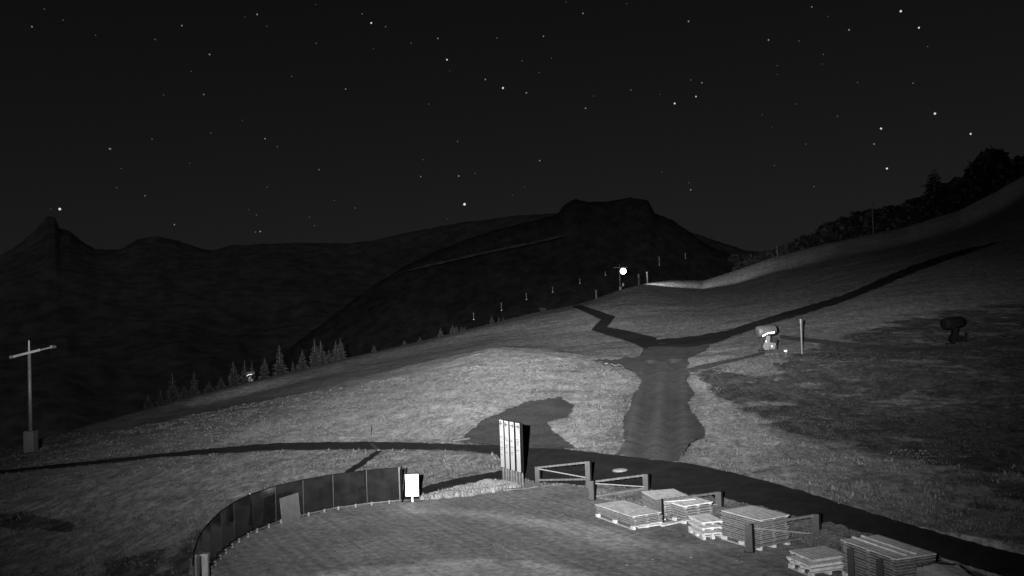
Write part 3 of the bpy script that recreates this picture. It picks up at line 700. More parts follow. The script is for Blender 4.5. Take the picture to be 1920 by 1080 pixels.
# dense lower growth of the same wood behind the crest, one mass
mbv = []; mbf = []
rr_ = np.random.default_rng(5)
for k in range(9000):
    px = rr_.uniform(1375, 2080)
    v = pdir(px, 450); th = math.atan2(v.x, v.y); d = float(np.interp(th, TH, rs)) * rr_.uniform(1.015, 1.06)
    x, y = math.sin(th) * d, math.cos(th) * d
    top = np.interp(px, [1375,1450,1560,1700,1800,1880,2080], [1.5,2.6,6.5,9.0,9.5,8.5,8.0])
    c = Vector((x, y, 0)); s = rr_.uniform(.5, 1.0)
    e1 = Vector(rr_.normal(size=3)).normalized() * s; e2 = Vector(rr_.normal(size=3)).normalized() * s
    o = len(mbv); zz = rr_.uniform(0, 1) * top
    mbv += [(x, y, zz, e1, e2, s)]
zs_ = h(np.array([m[0] for m in mbv]), np.array([m[1] for m in mbv]))
mb = MB()
for (x, y, zz, e1, e2, s), z0 in zip(mbv, zs_):
    c = Vector((x, y, z0 + zz)); mb.add([c - e1 - e2, c + e1 - e2 * .4, c + e1 * .5 + e2, c - e1 + e2], [(0, 1, 2, 3)])
o = mb.build('undergrowth', 'leaves'); tag(o, 'dense dark undergrowth filling the wood behind the upper slope', 'undergrowth', None, 'stuff')
place_tree('shrub', BSH[1], 1017, 577, 1.02, 14, 'small round shrub on the ridge left of the zigzag path', 'shrub', None)

# ------------------------------------------------------------------ grass and heather tufts (stuff)
def tufts(name, N, rlo, rhi, mat, label, inside, hmin, hmax, seed, tlo=-0.72, thi=0.72, zoff=None, growth=0.0):
    g = np.random.default_rng(seed)
    th = g.uniform(tlo, thi, N); r = np.exp(g.uniform(math.log(rlo), math.log(rhi), N)); x = np.sin(th) * r; y = np.cos(th) * r
    k = inside(x, y); x, y, r = x[k], y[k], r[k]
    z = h(x, y) if zoff is None else zoff(x, y)
    n = len(x); B = 3
    H = g.uniform(hmin, hmax, (n, B)) * (1 + growth * r[:, None] / 100); a = g.uniform(0, 6.283, (n, B)); w = H * g.uniform(.25, .5, (n, B)); ln = H * g.uniform(.15, .8, (n, B)); la = g.uniform(0, 6.283, (n, B))
    ox = g.normal(0, .07, (n, B)) ; oy = g.normal(0, .07, (n, B))
    bx_ = x[:, None] + ox; by_ = y[:, None] + oy
    p0 = np.stack([bx_ - np.cos(a) * w, by_ - np.sin(a) * w, np.broadcast_to(z[:, None] - .03, bx_.shape)], -1)
    p1 = np.stack([bx_ + np.cos(a) * w, by_ + np.sin(a) * w, np.broadcast_to(z[:, None] - .03, bx_.shape)], -1)
    p2 = np.stack([bx_ + np.cos(la) * ln, by_ + np.sin(la) * ln, z[:, None] + H], -1)
    V = np.stack([p0, p1, p2], 2).reshape(-1, 3); Fc = np.arange(len(V)).reshape(-1, 3)
    o = np_mesh(name, V, Fc, mat); tag(o, label, 'grass', None, 'stuff'); return o
def anyof(x, y, *P):
    k = np.zeros(x.shape, bool)
    for p in P: k |= inpoly(x, y, p)
    return k
BARE = (P_ROAD, P_UP, P_ZIG, P_TRACK, P_SOIL, P_YARD, P_STRIP, P_MOUND, P_VERGE, P_SPUR, P_DITCH)
def patchy(x, y, s, lo): return fbm(x / s, y / s, 3, 61) + np.random.default_rng(3).uniform(-.35, .35, x.shape) > lo
def heathy(x, y): return inpoly(x + 5 * fbm(x / 4, y / 4, 3, 12), y + 8 * fbm(x / 3, y / 4, 3, 14), P_HEATH)
tufts('meadow_grass', 110000, 30, 100, 'grass', 'pale grass tufts of the meadow slope', lambda x, y: ~anyof(x, y, *BARE) & ~heathy(x, y) & patchy(x, y, 1.6, 0.05), .03, .10, 21, growth=0.4)
tufts('heath_plants', 60000, 28, 110, 'heather', 'dark low heath plants on the right slope', lambda x, y: ~anyof(x, y, *BARE) & heathy(x, y) & patchy(x, y, 2, 0.0), .03, .10, 22, 0.1, 0.72, growth=0.3)
tufts('slope_weeds', 9000, 30, 75, 'grass', 'scattered taller weeds on the slope above the road', lambda x, y: ~anyof(x, y, *BARE) & ~heathy(x, y) & (fbm(x / 1.1, y / 2.6, 3, 71) > 0.33), .10, .24, 27, -0.3, 0.62)
tufts('verge_weeds', 60000, 26, 48, 'grass', 'rough weeds between the barriers and the road', lambda x, y: inpoly(x, y, P_VERGE), .05, .18, 23, 0.05, 0.5)
tufts('straw_blades', 60000, 36, 50, 'straw', 'dry straw blades on the pale mound', lambda x, y: inpoly(x, y, P_MOUND), .08, .26, 24, -0.2, 0.1)

# loose pebbles on the yard (stuff)
g = np.random.default_rng(77); N = 9000
th = g.uniform(-.6, .62, N); r_ = np.exp(g.uniform(math.log(24), math.log(47), N)); x = np.sin(th) * r_; y = np.cos(th) * r_
k = inpoly(x, y, P_YARD) & (fbm(x / 3, y / 3, 3, 5) + g.uniform(-.4, .4, N) > 0.05); x, y = x[k], y[k]; n = len(x)
sz = g.uniform(.012, .04, n) * np.where(g.random(n) < .06, 1.8, 1)
oc = np.array([(1, 0, 0), (-1, 0, 0), (0, 1, 0), (0, -1, 0), (0, 0, .7), (0, 0, -.5)]); of = np.array([(0, 2, 4), (2, 1, 4), (1, 3, 4), (3, 0, 4)])
Vp = (oc[None] * sz[:, None, None] * g.uniform(.7, 1.4, (n, 6, 1)) + np.stack([x, y, np.full(n, .004)], -1)[:, None]).reshape(-1, 3)
o = np_mesh('pebbles', Vp, (of[None] + 6 * np.arange(n)[:, None, None]).reshape(-1, 3), tuft_material('pale_pebble_stone', 0.04, 0.16)); tag(o, 'loose pale pebbles strewn over the yard', 'pebbles', None, 'stuff')

# ------------------------------------------------------------------ glass windbreak fence along the yard
FB = [(372,1108),(381,1086),(396,1063),(416,1040),(440,1019),(473,1000),(518,982),(570,968),(626,956),(689,947),(752,941)]
FH = 1.56
fp = [on_z(*p) for p in FB]
ext = [on_z(366, 1135), on_z(364, 1165)]
fp = ext[::-1] + fp
fence = thing('glass_windbreak', (fp[6].x, fp[6].y, 0), 'curved dark tinted glass windbreak along the left edge of the yard', 'windbreak')
for a, b in zip(fp[:-1], fp[1:]):
    mb = MB(); d = (b - a); L = d.length; u = d / L; nrm = Vector((-u.y, u.x, 0))
    # slightly bowed pane
    A = a + u * 0.025; B = b - u * 0.025
    mb.obox((A + B) / 2 + Vector((0, 0, 0.10 + (FH - 0.1) / 2)), (B - A) / 2, nrm * 0.008, Vector((0, 0, (FH - 0.1) / 2)))
    mb.build('glass_panel', 'glass', fence)
    MB().beam(a + Vector((0, 0, FH + 0.012)), b + Vector((0, 0, FH + 0.012)), 0.04, 0.024).build('top_rail', 'black', fence)
    kb = MB(); off = -nrm * 0.10 if nrm.dot(Vector((0, 0, 0)) - a) < 0 else nrm * 0.10
    kb.beam(a + off + Vector((0, 0, 0.10)), b + off + Vector((0, 0, 0.10)), 0.05, 0.05); kb.build('base_rail', 'steel', fence)
    for t in np.arange(0.12, 0.99, 0.8 / max(L, 0.8)):
        p = a + d * t + off; MB().box(p.x - .035, p.x + .035, p.y - .05, p.y + .05, 0.0, 0.15).build('bracket', 'concrete', fence)
for i, p in enumerate(fp):
    big = i in (len(fp) - 1, len(fp) - 6, 4)
    w = 0.05 if big else 0.014
    mb = MB(); q = p + Vector((-0.04 if big else -0.02, -0.05, 0)) * 1.0
    if big:
        mb.tube(q, q + Vector((0, 0, FH + 0.05)), 0.035, 0.035, 12); mb.build('post', 'signwhite' if i == len(fp) - 6 else 'steel', fence, smooth=False)  # one post whitened: the reflection on its metal put into the colour
    else:
        mb.box(p.x - w, p.x + w, p.y - w - .01, p.y + w, 0.0, FH + .01); mb.build('post', 'darksteel', fence)
# black strip standing in for the shaded side of the end post
p = fp[-1]; MB().box(p.x + .03, p.x + .10, p.y - .06, p.y + .06, 0, FH + .06).build('end_shade_strip', 'black', fence)

# grey board leaning on the windbreak
a = on_z(530, 986); b = on_z(563, 974)
u = (b - a).normalized(); nrm = Vector((u.y, -u.x, 0)); nrm = nrm if nrm.y < 0 else -nrm
bo = thing('leaning_board', a, 'plain grey board leaning against the dark glass windbreak', 'board')
base = (a + b) / 2; lean = Vector((0, 0, 1.12)) - nrm * 0.10
MB().obox(base + lean / 2 + Vector((0, 0, .01)), (b - a) / 2, nrm * .012, lean / 2).build('panel', 'board', bo, bevel=.004)
for s in (0, 1):
    e = (a if s == 0 else b); MB().obox(e + lean / 2 + nrm * .006 + Vector((0, 0, .01)), u * .014, nrm * .018, lean / 2 * 1.002).build('edge_strip', 'steel', bo)
# white post at the windbreak's near end
p = on_z(386, 1096)
wp = thing('white_post', p, 'short white post beside the near left end of windbreak', 'post')
MB().box(p.x - .10, p.x + .10, p.y - .08, p.y + .08, 0, .95).build('post', 'concrete', wp, bevel=.02)
MB().box(p.x - .12, p.x + .12, p.y - .10, p.y + .10, .95, 1.0).build('cap', 'concrete', wp)

# ------------------------------------------------------------------ white notice sign
p = on_z(773.5, 941); k = p.y / F_PX
sg = thing('notice_sign', p, 'blank looking white notice sign on a short post beside windbreak', 'sign')
w2 = 12 * k; z0 = 10.5 * k; z1 = 51 * k
MB().box(p.x - w2, p.x + w2, p.y - .02, p.y + .02, z0, z1).build('sign_panel', 'white', sg)
MB().box(p.x - w2 - .01, p.x + w2 + .06, p.y + .022, p.y + .09, z0 - .01, z1 + .02).build('shadow_edge', 'black', sg)  # black backing shifted right: the sign's shadow built as a part
MB().tube((p.x, p.y - .0, 0), (p.x, p.y, z0), .035, n=10).build('post', 'white', sg)
MB().box(p.x + .02, p.x + .035, p.y - .024, p.y - .021, z0 + .25, z0 + .65).build('print_line', 'signwhite', sg)

# ------------------------------------------------------------------ direction pylons
bl = [on_z(946.5, 904), on_z(956, 907.5), on_z(966, 910.5), on_z(977, 914)]
rowd = (bl[3] - bl[0]); rowd.z = 0; sp = rowd.length / 3; rowd.normalize()
fn = Vector((-rowd.y, rowd.x, 0)); fn = fn if fn.x < 0 else -fn
names = ['farthest left direction pylon with a left arrow', 'second direction pylon from the left with a left arrow', 'third direction pylon from the left with a right arrow', 'nearest rightmost direction pylon with right arrow and wide black side']
for i, p in enumerate(bl):
    py = thing('direction_pylon', p, names[i], 'pylon sign', 'row of four direction pylons')
    half = sp * 0.42; zb, zt = 0.74, 3.14
    c = Vector((p.x, p.y, (zb + zt) / 2)); up = Vector((0, 0, 1))
    MB().obox(c, rowd * half, fn * 0.07, up * (zt - zb) / 2).build('body', 'black', py)
    MB().obox(c + fn * 0.074 - rowd * half * .10, rowd * half * .80, fn * 0.003, up * ((zt - zb) / 2 - .015)).build('face', 'pylonface', py)
    for s in (-1, 1):
        q = p + rowd * s * half * .62
        MB().obox(q + up * zb / 2, rowd * .06, fn * .035, up * zb / 2).build('leg', 'steel', py)
        MB().obox(q + up * .02, rowd * .10, fn * .08, up * .02).build('foot_plate', 'steel', py)
    # arrow: shaft and two barbs, pointing left or right as seen on the face
    sd_ = 1 if i < 2 else -1     # rowd runs to the viewer's right
    o0 = p + fn * 0.0795 + up * (zt - .20)
    o0 = o0 - rowd * half * .10; tipv = o0 - rowd * sd_ * half * .62; tail = o0 + rowd * sd_ * half * .62
    ar = MB(); ar.beam(tail, tipv, .006, .07, up); e = fn * .0
    for s in (-1, 1): ar.beam(tipv, tipv + rowd * sd_ * half * .5 + up * s * .13, .006, .07, up)
    ar.build('arrow', 'ink', py)
    rg_ = random.Random(40 + i)
    lt = MB(); zc = zt - .75 - .12 * rg_.random()
    for kx in range(5):
        Lh = half * rg_.uniform(.35, .62); zc -= rg_.choice((.07, .10, .26))
        lt.obox(p + fn * .0792 + up * zc - rowd * (half * .72 - Lh), rowd * Lh, fn * .0015, up * .022)
    lt.build('lettering', 'fadedink', py)
pad = [on_z(*q) for q in [(900,909),(940,900),(1004,906),(1008,912),(985,917),(950,919)]]
mb = MB(); nn = len(pad); vs = [(q.x, q.y, .02) for q in pad] + [(q.x, q.y, -.2) for q in pad]
mb.add(vs, [tuple(range(nn)), tuple(range(2 * nn - 1, nn - 1, -1))] + [(i, nn + i, nn + (i + 1) % nn, (i + 1) % nn) for i in range(nn)])
pd = mb.build('concrete_pad', 'concrete', None, origin=(pad[0].x, pad[0].y, 0)); tag(pd, 'flat pale concrete pad under the four direction pylons', 'pad')

# ------------------------------------------------------------------ barriers
def barrier(L, R, label, right_leg=True):
    a = on_z(L[0], L[2]); b = on_z(R[0], R[2])
    ha = at(L[0], L[1], math.hypot(a.x, a.y)).z; hb = at(R[0], R[1], math.hypot(b.x, b.y)).z
    t = thing('barrier', a, label, 'barrier', 'staggered barriers along the road side')
    u = (b - a); u.z = 0; u.normalize(); n_ = Vector((u.y, -u.x, 0)); up = Vector((0, 0, 1))
    f = Vector((1, -0.28, 0)).normalized(); sdv = Vector((0.28, 1, 0)).normalized()
    for (p, H) in ((a, ha), (b, hb)):
        MB().obox(p + up * (H / 2), f * .115, sdv * .02, up * H / 2).build('post', 'darksteel', t)
        MB().obox(p + up * (H / 2) + f * .152 + sdv * .05, f * .035, sdv * .075, up * (H / 2 + .02)).build('post_shade_edge', 'black', t)  # black edge: the post's unlit right side put into the colour
        MB().obox(p + up * .012, f * .17, sdv * .12, up * .012).build('foot_plate', 'darksteel', t)
    a1, b1 = a + up * (ha - .05), b + up * (hb - .05); a0, b0 = a + up * (ha * .16), b + up * (hb * .34)
    for nm, p, q, th_ in (('top_rail', a1, b1, .075), ('bottom_rail', a0, b0, .075), ('brace', a1 - up * .05, b0 + up * .06, .045)):
        mb = MB(); d = q - p; Ln = d.length; m_ = max(3, int(Ln / .22))
        mb.beam(p - n_ * .03, q - n_ * .03, .04, th_)
        if nm != 'brace':
            for k in range(m_):
                c = p + d * ((k + .5) / m_) - n_ * .03; mb.obox(c, d / m_ * .28, n_ * .035, up * th_ * .62)
        mb.build(nm, 'steel' if nm != 'brace' else 'concrete', t)
barrier((1008, 875, 905), (1103, 865, 916), 'leftmost steel barrier standing next to the direction pylons')
barrier((1109, 902, 938), (1211, 889, 929), 'second steel barrier from the left on the weedy strip')
barrier((1236, 937, 980), (1348, 922, 964), 'third steel barrier crossing in front of the second stack')
barrier((1405, 984, 1036), (1531, 964, 1026), 'fourth steel barrier crossing in front of the big square stack')
for (px, yt, yb, lb) in ((1597, 1029, 1096, 'dark post in front of the large right stack, left one'), (1652, 1049, 1118, 'dark post in front of the large right stack, right one')):
    p = on_z(px, yb); H = at(px, yt, math.hypot(p.x, p.y)).z
    t = thing('barrier_post', p, lb, 'post', 'two single dark posts')
    MB().box(p.x - .09, p.x + .09, p.y - .02, p.y + .02, 0, H).build('post', 'darksteel', t)
    MB().box(p.x - .14, p.x + .14, p.y - .1, p.y + .1, 0, .025).build('foot_plate', 'darksteel', t)

# ------------------------------------------------------------------ timber stacks
def stack(name, Fp, Lp, Rp, top_px, layers, label, seed, pallet=True, thick=0.85, group='timber stacks in the yard', topmat='woodtop', mat='wood', long_boards=False, loose=0.03):
    """Fp, Lp, Rp: ground pixels of the near, left and right corner; top_px: picture row of the near corner's top"""
    rg_ = random.Random(seed)
    Fc, Lc, Rc = on_z(*Fp), on_z(*Lp), on_z(*Rp)
    a = Lc - Fc; b = Rc - Fc; la = a.length; ua = a / la; b = b - ua * b.dot(ua); lb_ = b.length; ub = b / lb_
    H = at(Fp[0], top_px, math.hypot(Fc.x, Fc.y)).z
    o = thing(name, Fc, label, 'stack', group); up = Vector((0, 0, 1))
    z = 0.0; ctr = Fc + a / 2 + ub * lb_ / 2
    if pallet:
        pl = MB(); pz = 0.13
        for s in (-1, 0, 1):
            for q in (-1, 0, 1):
                c = ctr + ua * s * (la / 2 - .09) + ub * q * (lb_ / 2 - .06) + up * .06
                MB().obox(c, ua * .09, ub * .06, up * .045).build('pallet_block', 'palletwood', o)
            MB().obox(ctr + ua * s * (la / 2 - .09) + up * .119, ua * .09, ub * lb_ / 2, up * .011).build('pallet_board', 'palletwood', o)
        for q in (-1, 0, 1):
            MB().obox(ctr + ub * q * (lb_ / 2 - .06) + up * .008, ua * la / 2, ub * .06, up * .0075).build('pallet_runner', 'palletwood', o)
        z = pz
    dz = (H - z) / layers
    # one duckboard layer: cross battens under a row of boards, shared by all layers
    def layer_mesh(nm, m_, inset=0.0):
        mb = MB(); t = dz * thick; nb = max(4, int((lb_ if long_boards else la) / .16))
        for k in range(nb):
            f = (k + .5) / nb - .5
            if long_boards: mb.obox(ub * f * lb_ + up * t * .72, ua * (la / 2 - inset), ub * lb_ / nb * .44, up * t * .26)
            else: mb.obox(ua * f * la + up * t * .72, ua * la / nb * .44, ub * (lb_ / 2 - inset), up * t * .26)
        for f in (-.42, 0, .42):
            if long_boards: mb.obox(ua * f * la + up * t * .22, ua * .05, ub * lb_ / 2 * .98, up * t * .22)
            else: mb.obox(ub * f * lb_ + up * t * .22, ua * la / 2 * .985, ub * .045, up * t * .22)
        # side battens read as the layer's edge
        me = mb.mesh(nm); me.materials.append(MAT[m_]); return me
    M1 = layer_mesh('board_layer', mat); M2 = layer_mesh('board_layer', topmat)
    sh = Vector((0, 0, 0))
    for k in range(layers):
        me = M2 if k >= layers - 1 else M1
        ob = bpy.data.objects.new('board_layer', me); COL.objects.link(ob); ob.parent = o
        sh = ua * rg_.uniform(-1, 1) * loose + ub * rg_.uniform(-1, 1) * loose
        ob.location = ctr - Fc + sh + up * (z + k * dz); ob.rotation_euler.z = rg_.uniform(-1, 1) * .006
    return dict(o=o, ctr=ctr, ua=ua, ub=ub, la=la, lb=lb_, H=H, Fc=Fc)
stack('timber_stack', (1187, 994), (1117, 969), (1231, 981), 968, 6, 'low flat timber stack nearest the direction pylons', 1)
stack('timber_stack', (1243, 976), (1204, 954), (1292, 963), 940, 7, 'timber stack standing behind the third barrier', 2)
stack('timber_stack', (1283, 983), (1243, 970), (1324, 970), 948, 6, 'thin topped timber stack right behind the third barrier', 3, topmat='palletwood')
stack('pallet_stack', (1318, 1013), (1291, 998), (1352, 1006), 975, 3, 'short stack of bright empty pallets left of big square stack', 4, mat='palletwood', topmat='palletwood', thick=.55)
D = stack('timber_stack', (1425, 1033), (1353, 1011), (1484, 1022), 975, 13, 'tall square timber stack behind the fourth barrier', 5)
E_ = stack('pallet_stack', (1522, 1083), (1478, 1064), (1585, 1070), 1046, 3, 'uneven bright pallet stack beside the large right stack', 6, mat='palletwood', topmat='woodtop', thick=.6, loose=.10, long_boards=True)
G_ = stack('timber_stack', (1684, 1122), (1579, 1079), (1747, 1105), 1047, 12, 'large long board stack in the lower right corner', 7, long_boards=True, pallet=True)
# two pale battens lying on the large stack
for k, f in enumerate((-.22, .02)):
    c = G_['ctr'] + Vector((0, 0, G_['H'] + .03)) + G_['ub'] * f * G_['lb']
    o = MB().obox(c, G_['ua'] * G_['la'] * .47, G_['ub'] * .035, Vector((0, 0, .025))).build('batten', 'palletwood', None, origin=c)
    tag(o, ('nearer' if k == 0 else 'farther') + ' of two pale battens lying on the large right stack', 'batten', 'battens on the large stack')
# loose planks under the second stack, pale
for i, ((x0, y0), (x1, y1)) in enumerate((((1196, 992), (1262, 982)), ((1240, 990), (1290, 979)), ((1262, 975), (1330, 964)))):
    A = on_z(x0, y0); B = on_z(x1, y1)
    o = MB().beam(A + Vector((0, 0, .06 + .03 * i)), B + Vector((0, 0, .06 + .03 * i)), .14, .05).build('loose_plank', 'palletwood', None, origin=A)
    tag(o, ['pale plank on the ground left of the low stack gap', 'pale plank lying in front of the thin topped stack', 'pale plank lying behind the bright empty pallets'][i], 'plank', 'loose planks between the stacks')

# grey tarpaulin over a pile in the corner
A = [on_z(*p) for p in [(1725, 1210), (1714, 1122), (1798, 1108), (1905, 1190)]]
cz = [at(1706, 1054, A[1].xy.length).z, at(1786, 1049, A[2].xy.length).z]
nu, nv = 22, 16; vs = []; fs = []
for j in range(nv + 1):
    for i in range(nu + 1):
        u = i / nu; v = j / nv
        p = (A[0] * (1 - u) + A[3] * u) * (1 - v) + (A[1] * (1 - u) + A[2] * u) * v
        zt = cz[0] * (1 - u) + cz[1] * u
        e = min(u, 1 - u, v, 1 - v); f = min(1, e / .06)
        z = zt * (f ** .5) + .03 * math.sin(9 * u + 4 * v) * f + .02 * random.uniform(-1, 1)
        vs.append((p.x, p.y, max(.01, z)))
for j in range(nv):
    for i in range(nu): q = j * (nu + 1) + i; fs.append((q, q + 1, q + nu + 2, q + nu + 1))
mb = MB(); mb.add(vs, fs); o = mb.build('tarpaulin', 'tarp', None, origin=(A[0].x, A[0].y, 0), smooth=True); tag(o, 'grey tarpaulin draped over a pile in the lower right corner', 'tarpaulin')

# ------------------------------------------------------------------ snow guns
def snow_gun(px, py, wpx, label, d=None, flip=1, dark=False, posts=True):
    g = ground_s(px, py) if d is None else None
    p = g if d is None else at(px, py, d)
    r = math.hypot(p.x, p.y); S = wpx / F_PX * r / 2.5       # full width 2.5 units
    o = thing('snow_gun', p, label, 'snow gun', 'snow guns parked on the slope')
    P = lambda x, y, z: p + Vector((x, y, z)) * S
    cov, body = ('guncover', 'gunbody') if not dark else ('black', 'black')  # dark gun is painted black for the light it lacks
    # drum under its cover, axis nearly across the view
    ax = Vector((1, 0.25, 0.10)).normalized()
    MB().lathe(P(-1.15, -.2, 2.05), ax * 1.0, [(0, .30 * S), (.04 * S, .60 * S), (.5 * S, .66 * S), (1.4 * S, .62 * S), (2.1 * S, .56 * S), (2.3 * S, .40 * S)], 14).build('fan_drum', cov, o, smooth=True)
    rs_ = MB(); pts_ = [P(-.72, -.88, 1.58), P(-.42, -.90, 1.78), (P(-.15, -.92, 1.92)), P(.62, -.84, 1.98)]
    for q0, q1 in zip(pts_[:-1], pts_[1:]): rs_.beam(q0, q1, .03 * S, .13 * S)
    rs_.build('reflective_strip', 'reflector' if not dark else body, o)
    MB().add([P(-.38, -.35, .62), P(.22, -.35, .62), P(.30, -.35, 1.62), P(-.12, -.35, 1.62), P(-.38, .25, .62), P(.22, .25, .62), P(.30, .25, 1.62), P(-.12, .25, 1.62)],
             [(0, 1, 2, 3), (5, 4, 7, 6), (4, 0, 3, 7), (1, 5, 6, 2), (3, 2, 6, 7), (4, 5, 1, 0)]).build('column', body, o, bevel=.04 * S)
    MB().add([P(-.62, -.42, .45), P(-.40, -.42, .08), P(.05, -.42, .05), P(.10, -.42, .95), P(-.40, -.42, .88), P(-.62, .2, .45), P(-.40, .2, .08), P(.05, .2, .05), P(.10, .2, .95), P(-.40, .2, .88)],
             [(0, 1, 2, 3, 4), (9, 8, 7, 6, 5), (0, 5, 6, 1), (1, 6, 7, 2), (2, 7, 8, 3), (3, 8, 9, 4), (4, 9, 5, 0)]).build('turntable', body, o)
    MB().add([P(.12, -.40, .12), P(.72, -.40, .15), P(.85, -.40, .75), P(.12, -.40, .92), P(.12, .1, .12), P(.72, .1, .15), P(.85, .1, .75), P(.12, .1, .92)],
             [(0, 1, 2, 3), (7, 6, 5, 4), (0, 4, 5, 1), (1, 5, 6, 2), (2, 6, 7, 3), (3, 7, 4, 0)]).build('control_box', body, o)
    for (x, z) in ((-.25, 1.0), (.38, .45)):
        MB().tube(P(x, -.43, z), P(x, -.47, z), .07 * S, n=10).build('reflector', 'reflector' if not dark else body, o)
    MB().box(*(P(-1.05, 0, 0).x, P(1.0, 0, 0).x, P(0, -.5, 0).y, P(0, -.38, 0).y, P(0, 0, -.02).z, P(0, 0, .07).z)).build('base_frame', 'black', o)
    MB().tube(P(0, -.46, -.55), P(0, -.46, .1), .05 * S, n=8).build('jack_leg', 'stake', o)
    for x, z0 in ((-1.0, -.75), (1.02, -.15)):
        MB().tube(P(x, -.3, z0), P(x, -.3, .1 if x < 0 else 1.2), .07 * S, n=8).build('stand_leg', 'black', o)
    return o
snow_gun(1439, 657, 41, 'covered snow gun on its stand right of the slope path junction')
snow_gun(470, 713, 17, 'small distant snow gun on the left ridge among spruces')
snow_gun(1790, 644, 40, 'dark unlit snow gun silhouette on the far right slope', dark=True)
# hydrant beside the main snow gun
p = ground_s(1474, 667); k = math.hypot(p.x, p.y) / F_PX
hy = thing('snow_hydrant', p, 'small hydrant with bright cap beside the main snow gun', 'hydrant')
MB().tube(p - Vector((0, 0, .3)), p + Vector((0, 0, 4 * k)), .9 * k, n=8).build('riser', 'stake', hy)
MB().lathe(p + Vector((0, 0, 3 * k)), (0, 0, 1), [(0, 1.2 * k), (1.5 * k, 3 * k), (4 * k, 3 * k), (6 * k, 1.5 * k)], 10).build('valve_body', 'gunbody', hy, smooth=True)
MB().lathe(p + Vector((-1 * k, -.05, 8 * k)), (0, 0, 1), [(0, 2.2 * k), (.6 * k, 3 * k), (2 * k, 2.4 * k)], 10).build('cap', 'reflector', hy)
MB().beam(p + Vector((-12 * k, -.1, -.6 * k)), p + Vector((12 * k, -.2, .4 * k)), .3, .06).build('hose', 'black', hy)

# ------------------------------------------------------------------ marker stakes
def stake(px, yb, yt, label, wpx=2.0, d=None, cap=False):
    p = ground_s(px, yb) if d is None else at(px, yb, d)
    r = math.hypot(p.x, p.y); H = (yb - yt) / F_PX * r; w = wpx / 2 / F_PX * r
    t = thing('marker_stake', p, label, 'stake', 'marker stakes on the slope')
    MB().tube(p - Vector((0, 0, .4)), p + Vector((0, 0, H)), w, w * .8, 8).build('pole', 'stake', t)
    if cap: MB().tube(p + Vector((0, 0, H * .72)), p + Vector((0, 0, H * 1.02)), w * 1.7, w * 1.9, 8).build('sleeve', 'gunbody', t)
    else: MB().tube(p + Vector((0, 0, H * .9)), p + Vector((0, 0, H * 1.005)), w * 1.25, w * 1.25, 8).build('tip', 'stake', t)
stake(1504, 664, 602, 'tall pale marker stake right of the main snow gun', 3.4)
stake(695, 823, 800, 'thin marker stake at the far side of the road', 2.0)
stake(1118, 560, 544, 'marker stake on the ridge left of the lamp pylon', 3.2)
stake(1198, 534, 515, 'marker stake with pale sleeve right of the lamp pylon', 2.6, cap=True)
stake(1214, 531, 510, 'thin dark marker stake on the ridge right of sleeved one', 2.4)
stake(1458, 481, 463, 'marker stake on the skyline left of the tree belt', 3.0)
stake(1638, 437, 384, 'tall faint stake against the dark tree belt', 2.6)
# board lying across the road edge, manhole in the road
A, B = ground_s(697, 836), ground_s(710, 847)
o = MB().beam(A + Vector((0, 0, .12)), B + Vector((0, 0, .10)), .16, .10).build('water_bar', 'stake', None, origin=A); tag(o, 'short pale beam lying across the left road edge', 'beam')
A, B = ground_s(848, 829), ground_s(880, 825)
o = MB().beam(A + Vector((0, 0, .1)), B + Vector((0, 0, .1)), .2, .12).build('timber_edge', 'stake', None, origin=A); tag(o, 'pale timber edging at the foot of the bare earth patch', 'beam')
p = ground_s(1163, 884)
mh = thing('manhole_cover', p, 'pale round manhole cover in the dark road', 'manhole cover')
MB().lathe(p + Vector((0, 0, .03)), (0, 0, 1), [(0, .42), (.04, .42), (.045, .40)], 24).build('rim', 'concrete', mh)
MB().lathe(p + Vector((0, 0, .08)), (0, 0, 1), [(0, .36), (.015, .35)], 24).build('lid', 'woodtop', mh)

# ------------------------------------------------------------------ lift: pylons, cable, hangers, lamp
def lift_pylon(px, yb, ytop, d, label, arm_px, arm_tilt, lampside=False):
    p = at(px, yb, d); k = d / F_PX; H = (yb - ytop) * k
    o = thing('lift_pylon', p, label, 'pylon', 'pylons of the drag lift'); up = Vector((0, 0, 1))
    bh = 28 / 170 * H
    MB().obox(p + up * (bh / 2 - .3), (.085 * H / 2 * 1.1, 0, 0), (0, .085 * H / 2 * 1.1, 0), up * (bh / 2 + .3)).build('foundation', 'board', o, bevel=.05)
    MB().tube(p + up * bh, p + up * (H * .90), .017 * H, .014 * H, 12).build('mast', 'steel', o, smooth=True)
    MB().tube(p + up * (H * .90), p + up * H, .010 * H, .008 * H, 8).build('tip_rod', 'steel', o)
    ca = p + up * (H * .885); h_ = arm_px * k
    u = Vector((1, .15, arm_tilt)).normalized()
    MB().beam(ca - u * h_ * 1.0 - Vector((0, .12, 0)), ca + u * h_ * .75 - Vector((0, .12, 0)), .018 * H, .020 * H).build('cross_arm', 'concrete' if not lampside else 'steel', o)
    for f in (-1.0, 1.45):
        c = ca + u * h_ * f
        MB().tube(c - Vector((0, .25, 0)), c + Vector((0, .25, 0)), .015 * H, n=12).build('sheave', 'steel', o)
    MB().beam(ca + u * h_ * .75, ca + u * h_ * 1.45, .012 * H, .012 * H).build('arm_tip', 'steel', o)
    return o, p, k, H
lift_pylon(58, 841, 664, 70, 'tall lift pylon with a cross arm at the far left', 26, .23)
lp, p, k, H = lift_pylon(1163, 546, 496, 258, 'distant lift pylon carrying the lit floodlight on ridge', 10, 0.0, True)
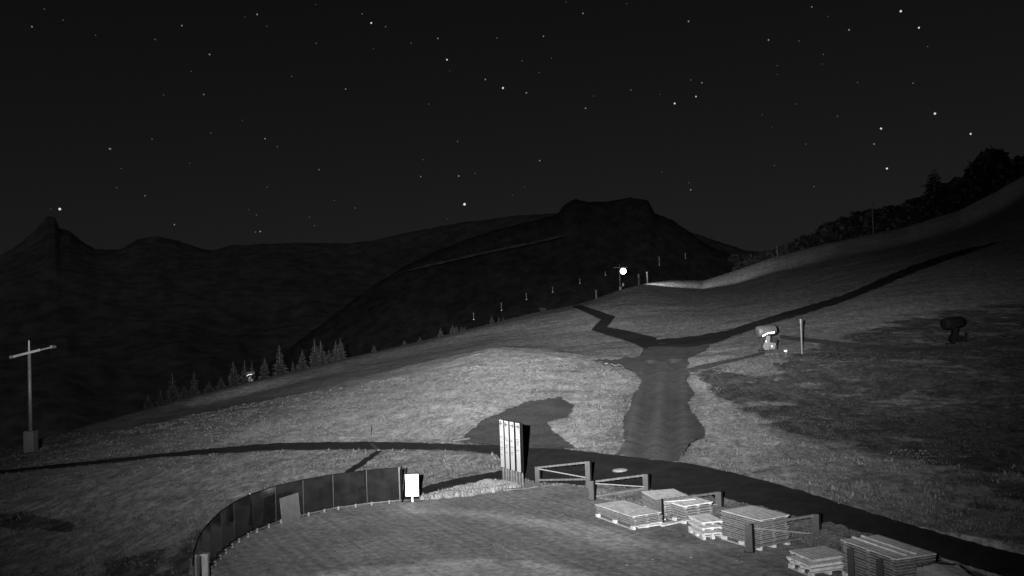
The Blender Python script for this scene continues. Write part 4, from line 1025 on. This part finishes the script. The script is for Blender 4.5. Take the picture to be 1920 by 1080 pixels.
# equipment box on that pylon
c = p + Vector((5.5 * k, -.1, 12 * k)); MB().obox(c, (1.4 * k, 0, 0), (0, .2, 0), (0, 0, 3 * k)).build('switch_box', 'steel', lp)
LP = at(1168.5, 508.5, 257)
lamp = thing('ridge_floodlight', LP, 'glaring lit floodlight hanging at the pylon on the ridge', 'lamp')
MB().lathe(LP, Vector((-.02, -1, -.03)), [(-3.0 * k, 1.5 * k), (-1 * k, 4.2 * k), (0, 5.8 * k)], 20).build('housing', 'black', lamp)
MB().lathe(LP - Vector((0, .02, 0)), Vector((-.02, -1, -.03)), [(0, 5.6 * k), (1.8 * k, 4.8 * k), (2.9 * k, 2.8 * k), (3.4 * k, .7 * k)], 20).build('lamp_glass', 'lamp', lamp, smooth=True)
MB().beam(LP + Vector((0, .3, 2 * k)), LP + Vector((-5 * k, .5, 4 * k)), .1, .1).build('bracket', 'steel', lamp)
ld = bpy.data.lights.new('ridge_lamp_light', 'SPOT'); ld.energy = 4600.0; ld.shadow_soft_size = .3; ld.spot_size = math.radians(75); ld.spot_blend = 1.0
lo = bpy.data.objects.new('ridge_lamp_light', ld); COL.objects.link(lo); lo.location = LP + Vector((1.4, 1.0, 0))
tgt = ground_s(1450, 490); lo.rotation_euler = (tgt - lo.location).to_track_quat('-Z', 'Y').to_euler()
# hangers on the haul cable
HG = [(888, 593, 225, 12, 'lowest faint drag lift hanger above the small ridge spruces'), (940, 575, 232, 14, 'drag lift hanger above the three tiny spruces'), (987, 556, 238, 11, 'drag lift hanger third up the line'),
      (1036, 543, 244, 9, 'drag lift hanger fourth up the line'), (1087, 527, 250, 8, 'drag lift hanger fifth up the line'), (1135, 513, 255, 6, 'drag lift hanger just left of the lit lamp'),
      (1236, 490, 275, 15, 'drag lift hanger first right of the lamp'), (1285, 480, 285, 10, 'drag lift hanger second right of the lamp')]
for px, py, d, L, lb in HG:
    p = at(px, py, d); k = d / F_PX
    t = thing('lift_hanger', p, lb, 'lift hanger', 'hangers on the drag lift cable')
    MB().tube(p + Vector((0, 0, -L * .55 * k)), p + Vector((0, 0, L * .6 * k)), .45 * k, n=6).build('rod', 'steel', t)
    MB().lathe(p + Vector((0, -.05, L * .25 * k)), (0, 0, 1), [(0, .7 * k), (.5 * k, 1.1 * k), (2 * k, 1.1 * k), (2.6 * k, .6 * k)], 8).build('spring_box', 'gunbody', t)
    MB().beam(p + Vector((-1.2 * k, 0, -L * .5 * k)), p + Vector((1.2 * k, 0, -L * .5 * k)), .3, .8 * k).build('seat_bar', 'signwhite' if px < 1200 else 'gunbody', t)
CB = [at(52, 676, 70), at(480, 628, 150), at(888, 586, 225), at(1036, 538, 244), at(1158, 503, 258), at(1285, 473, 285), at(1420, 462, 330)]
mb = MB()
for a, b in zip(CB[:-1], CB[1:]): mb.tube(a, b, .007, n=5, cap=False)
o = mb.build('lift_cable', 'cable', None, origin=CB[0]); tag(o, 'thin steel haul cable of the drag lift over the ridge', 'cable')
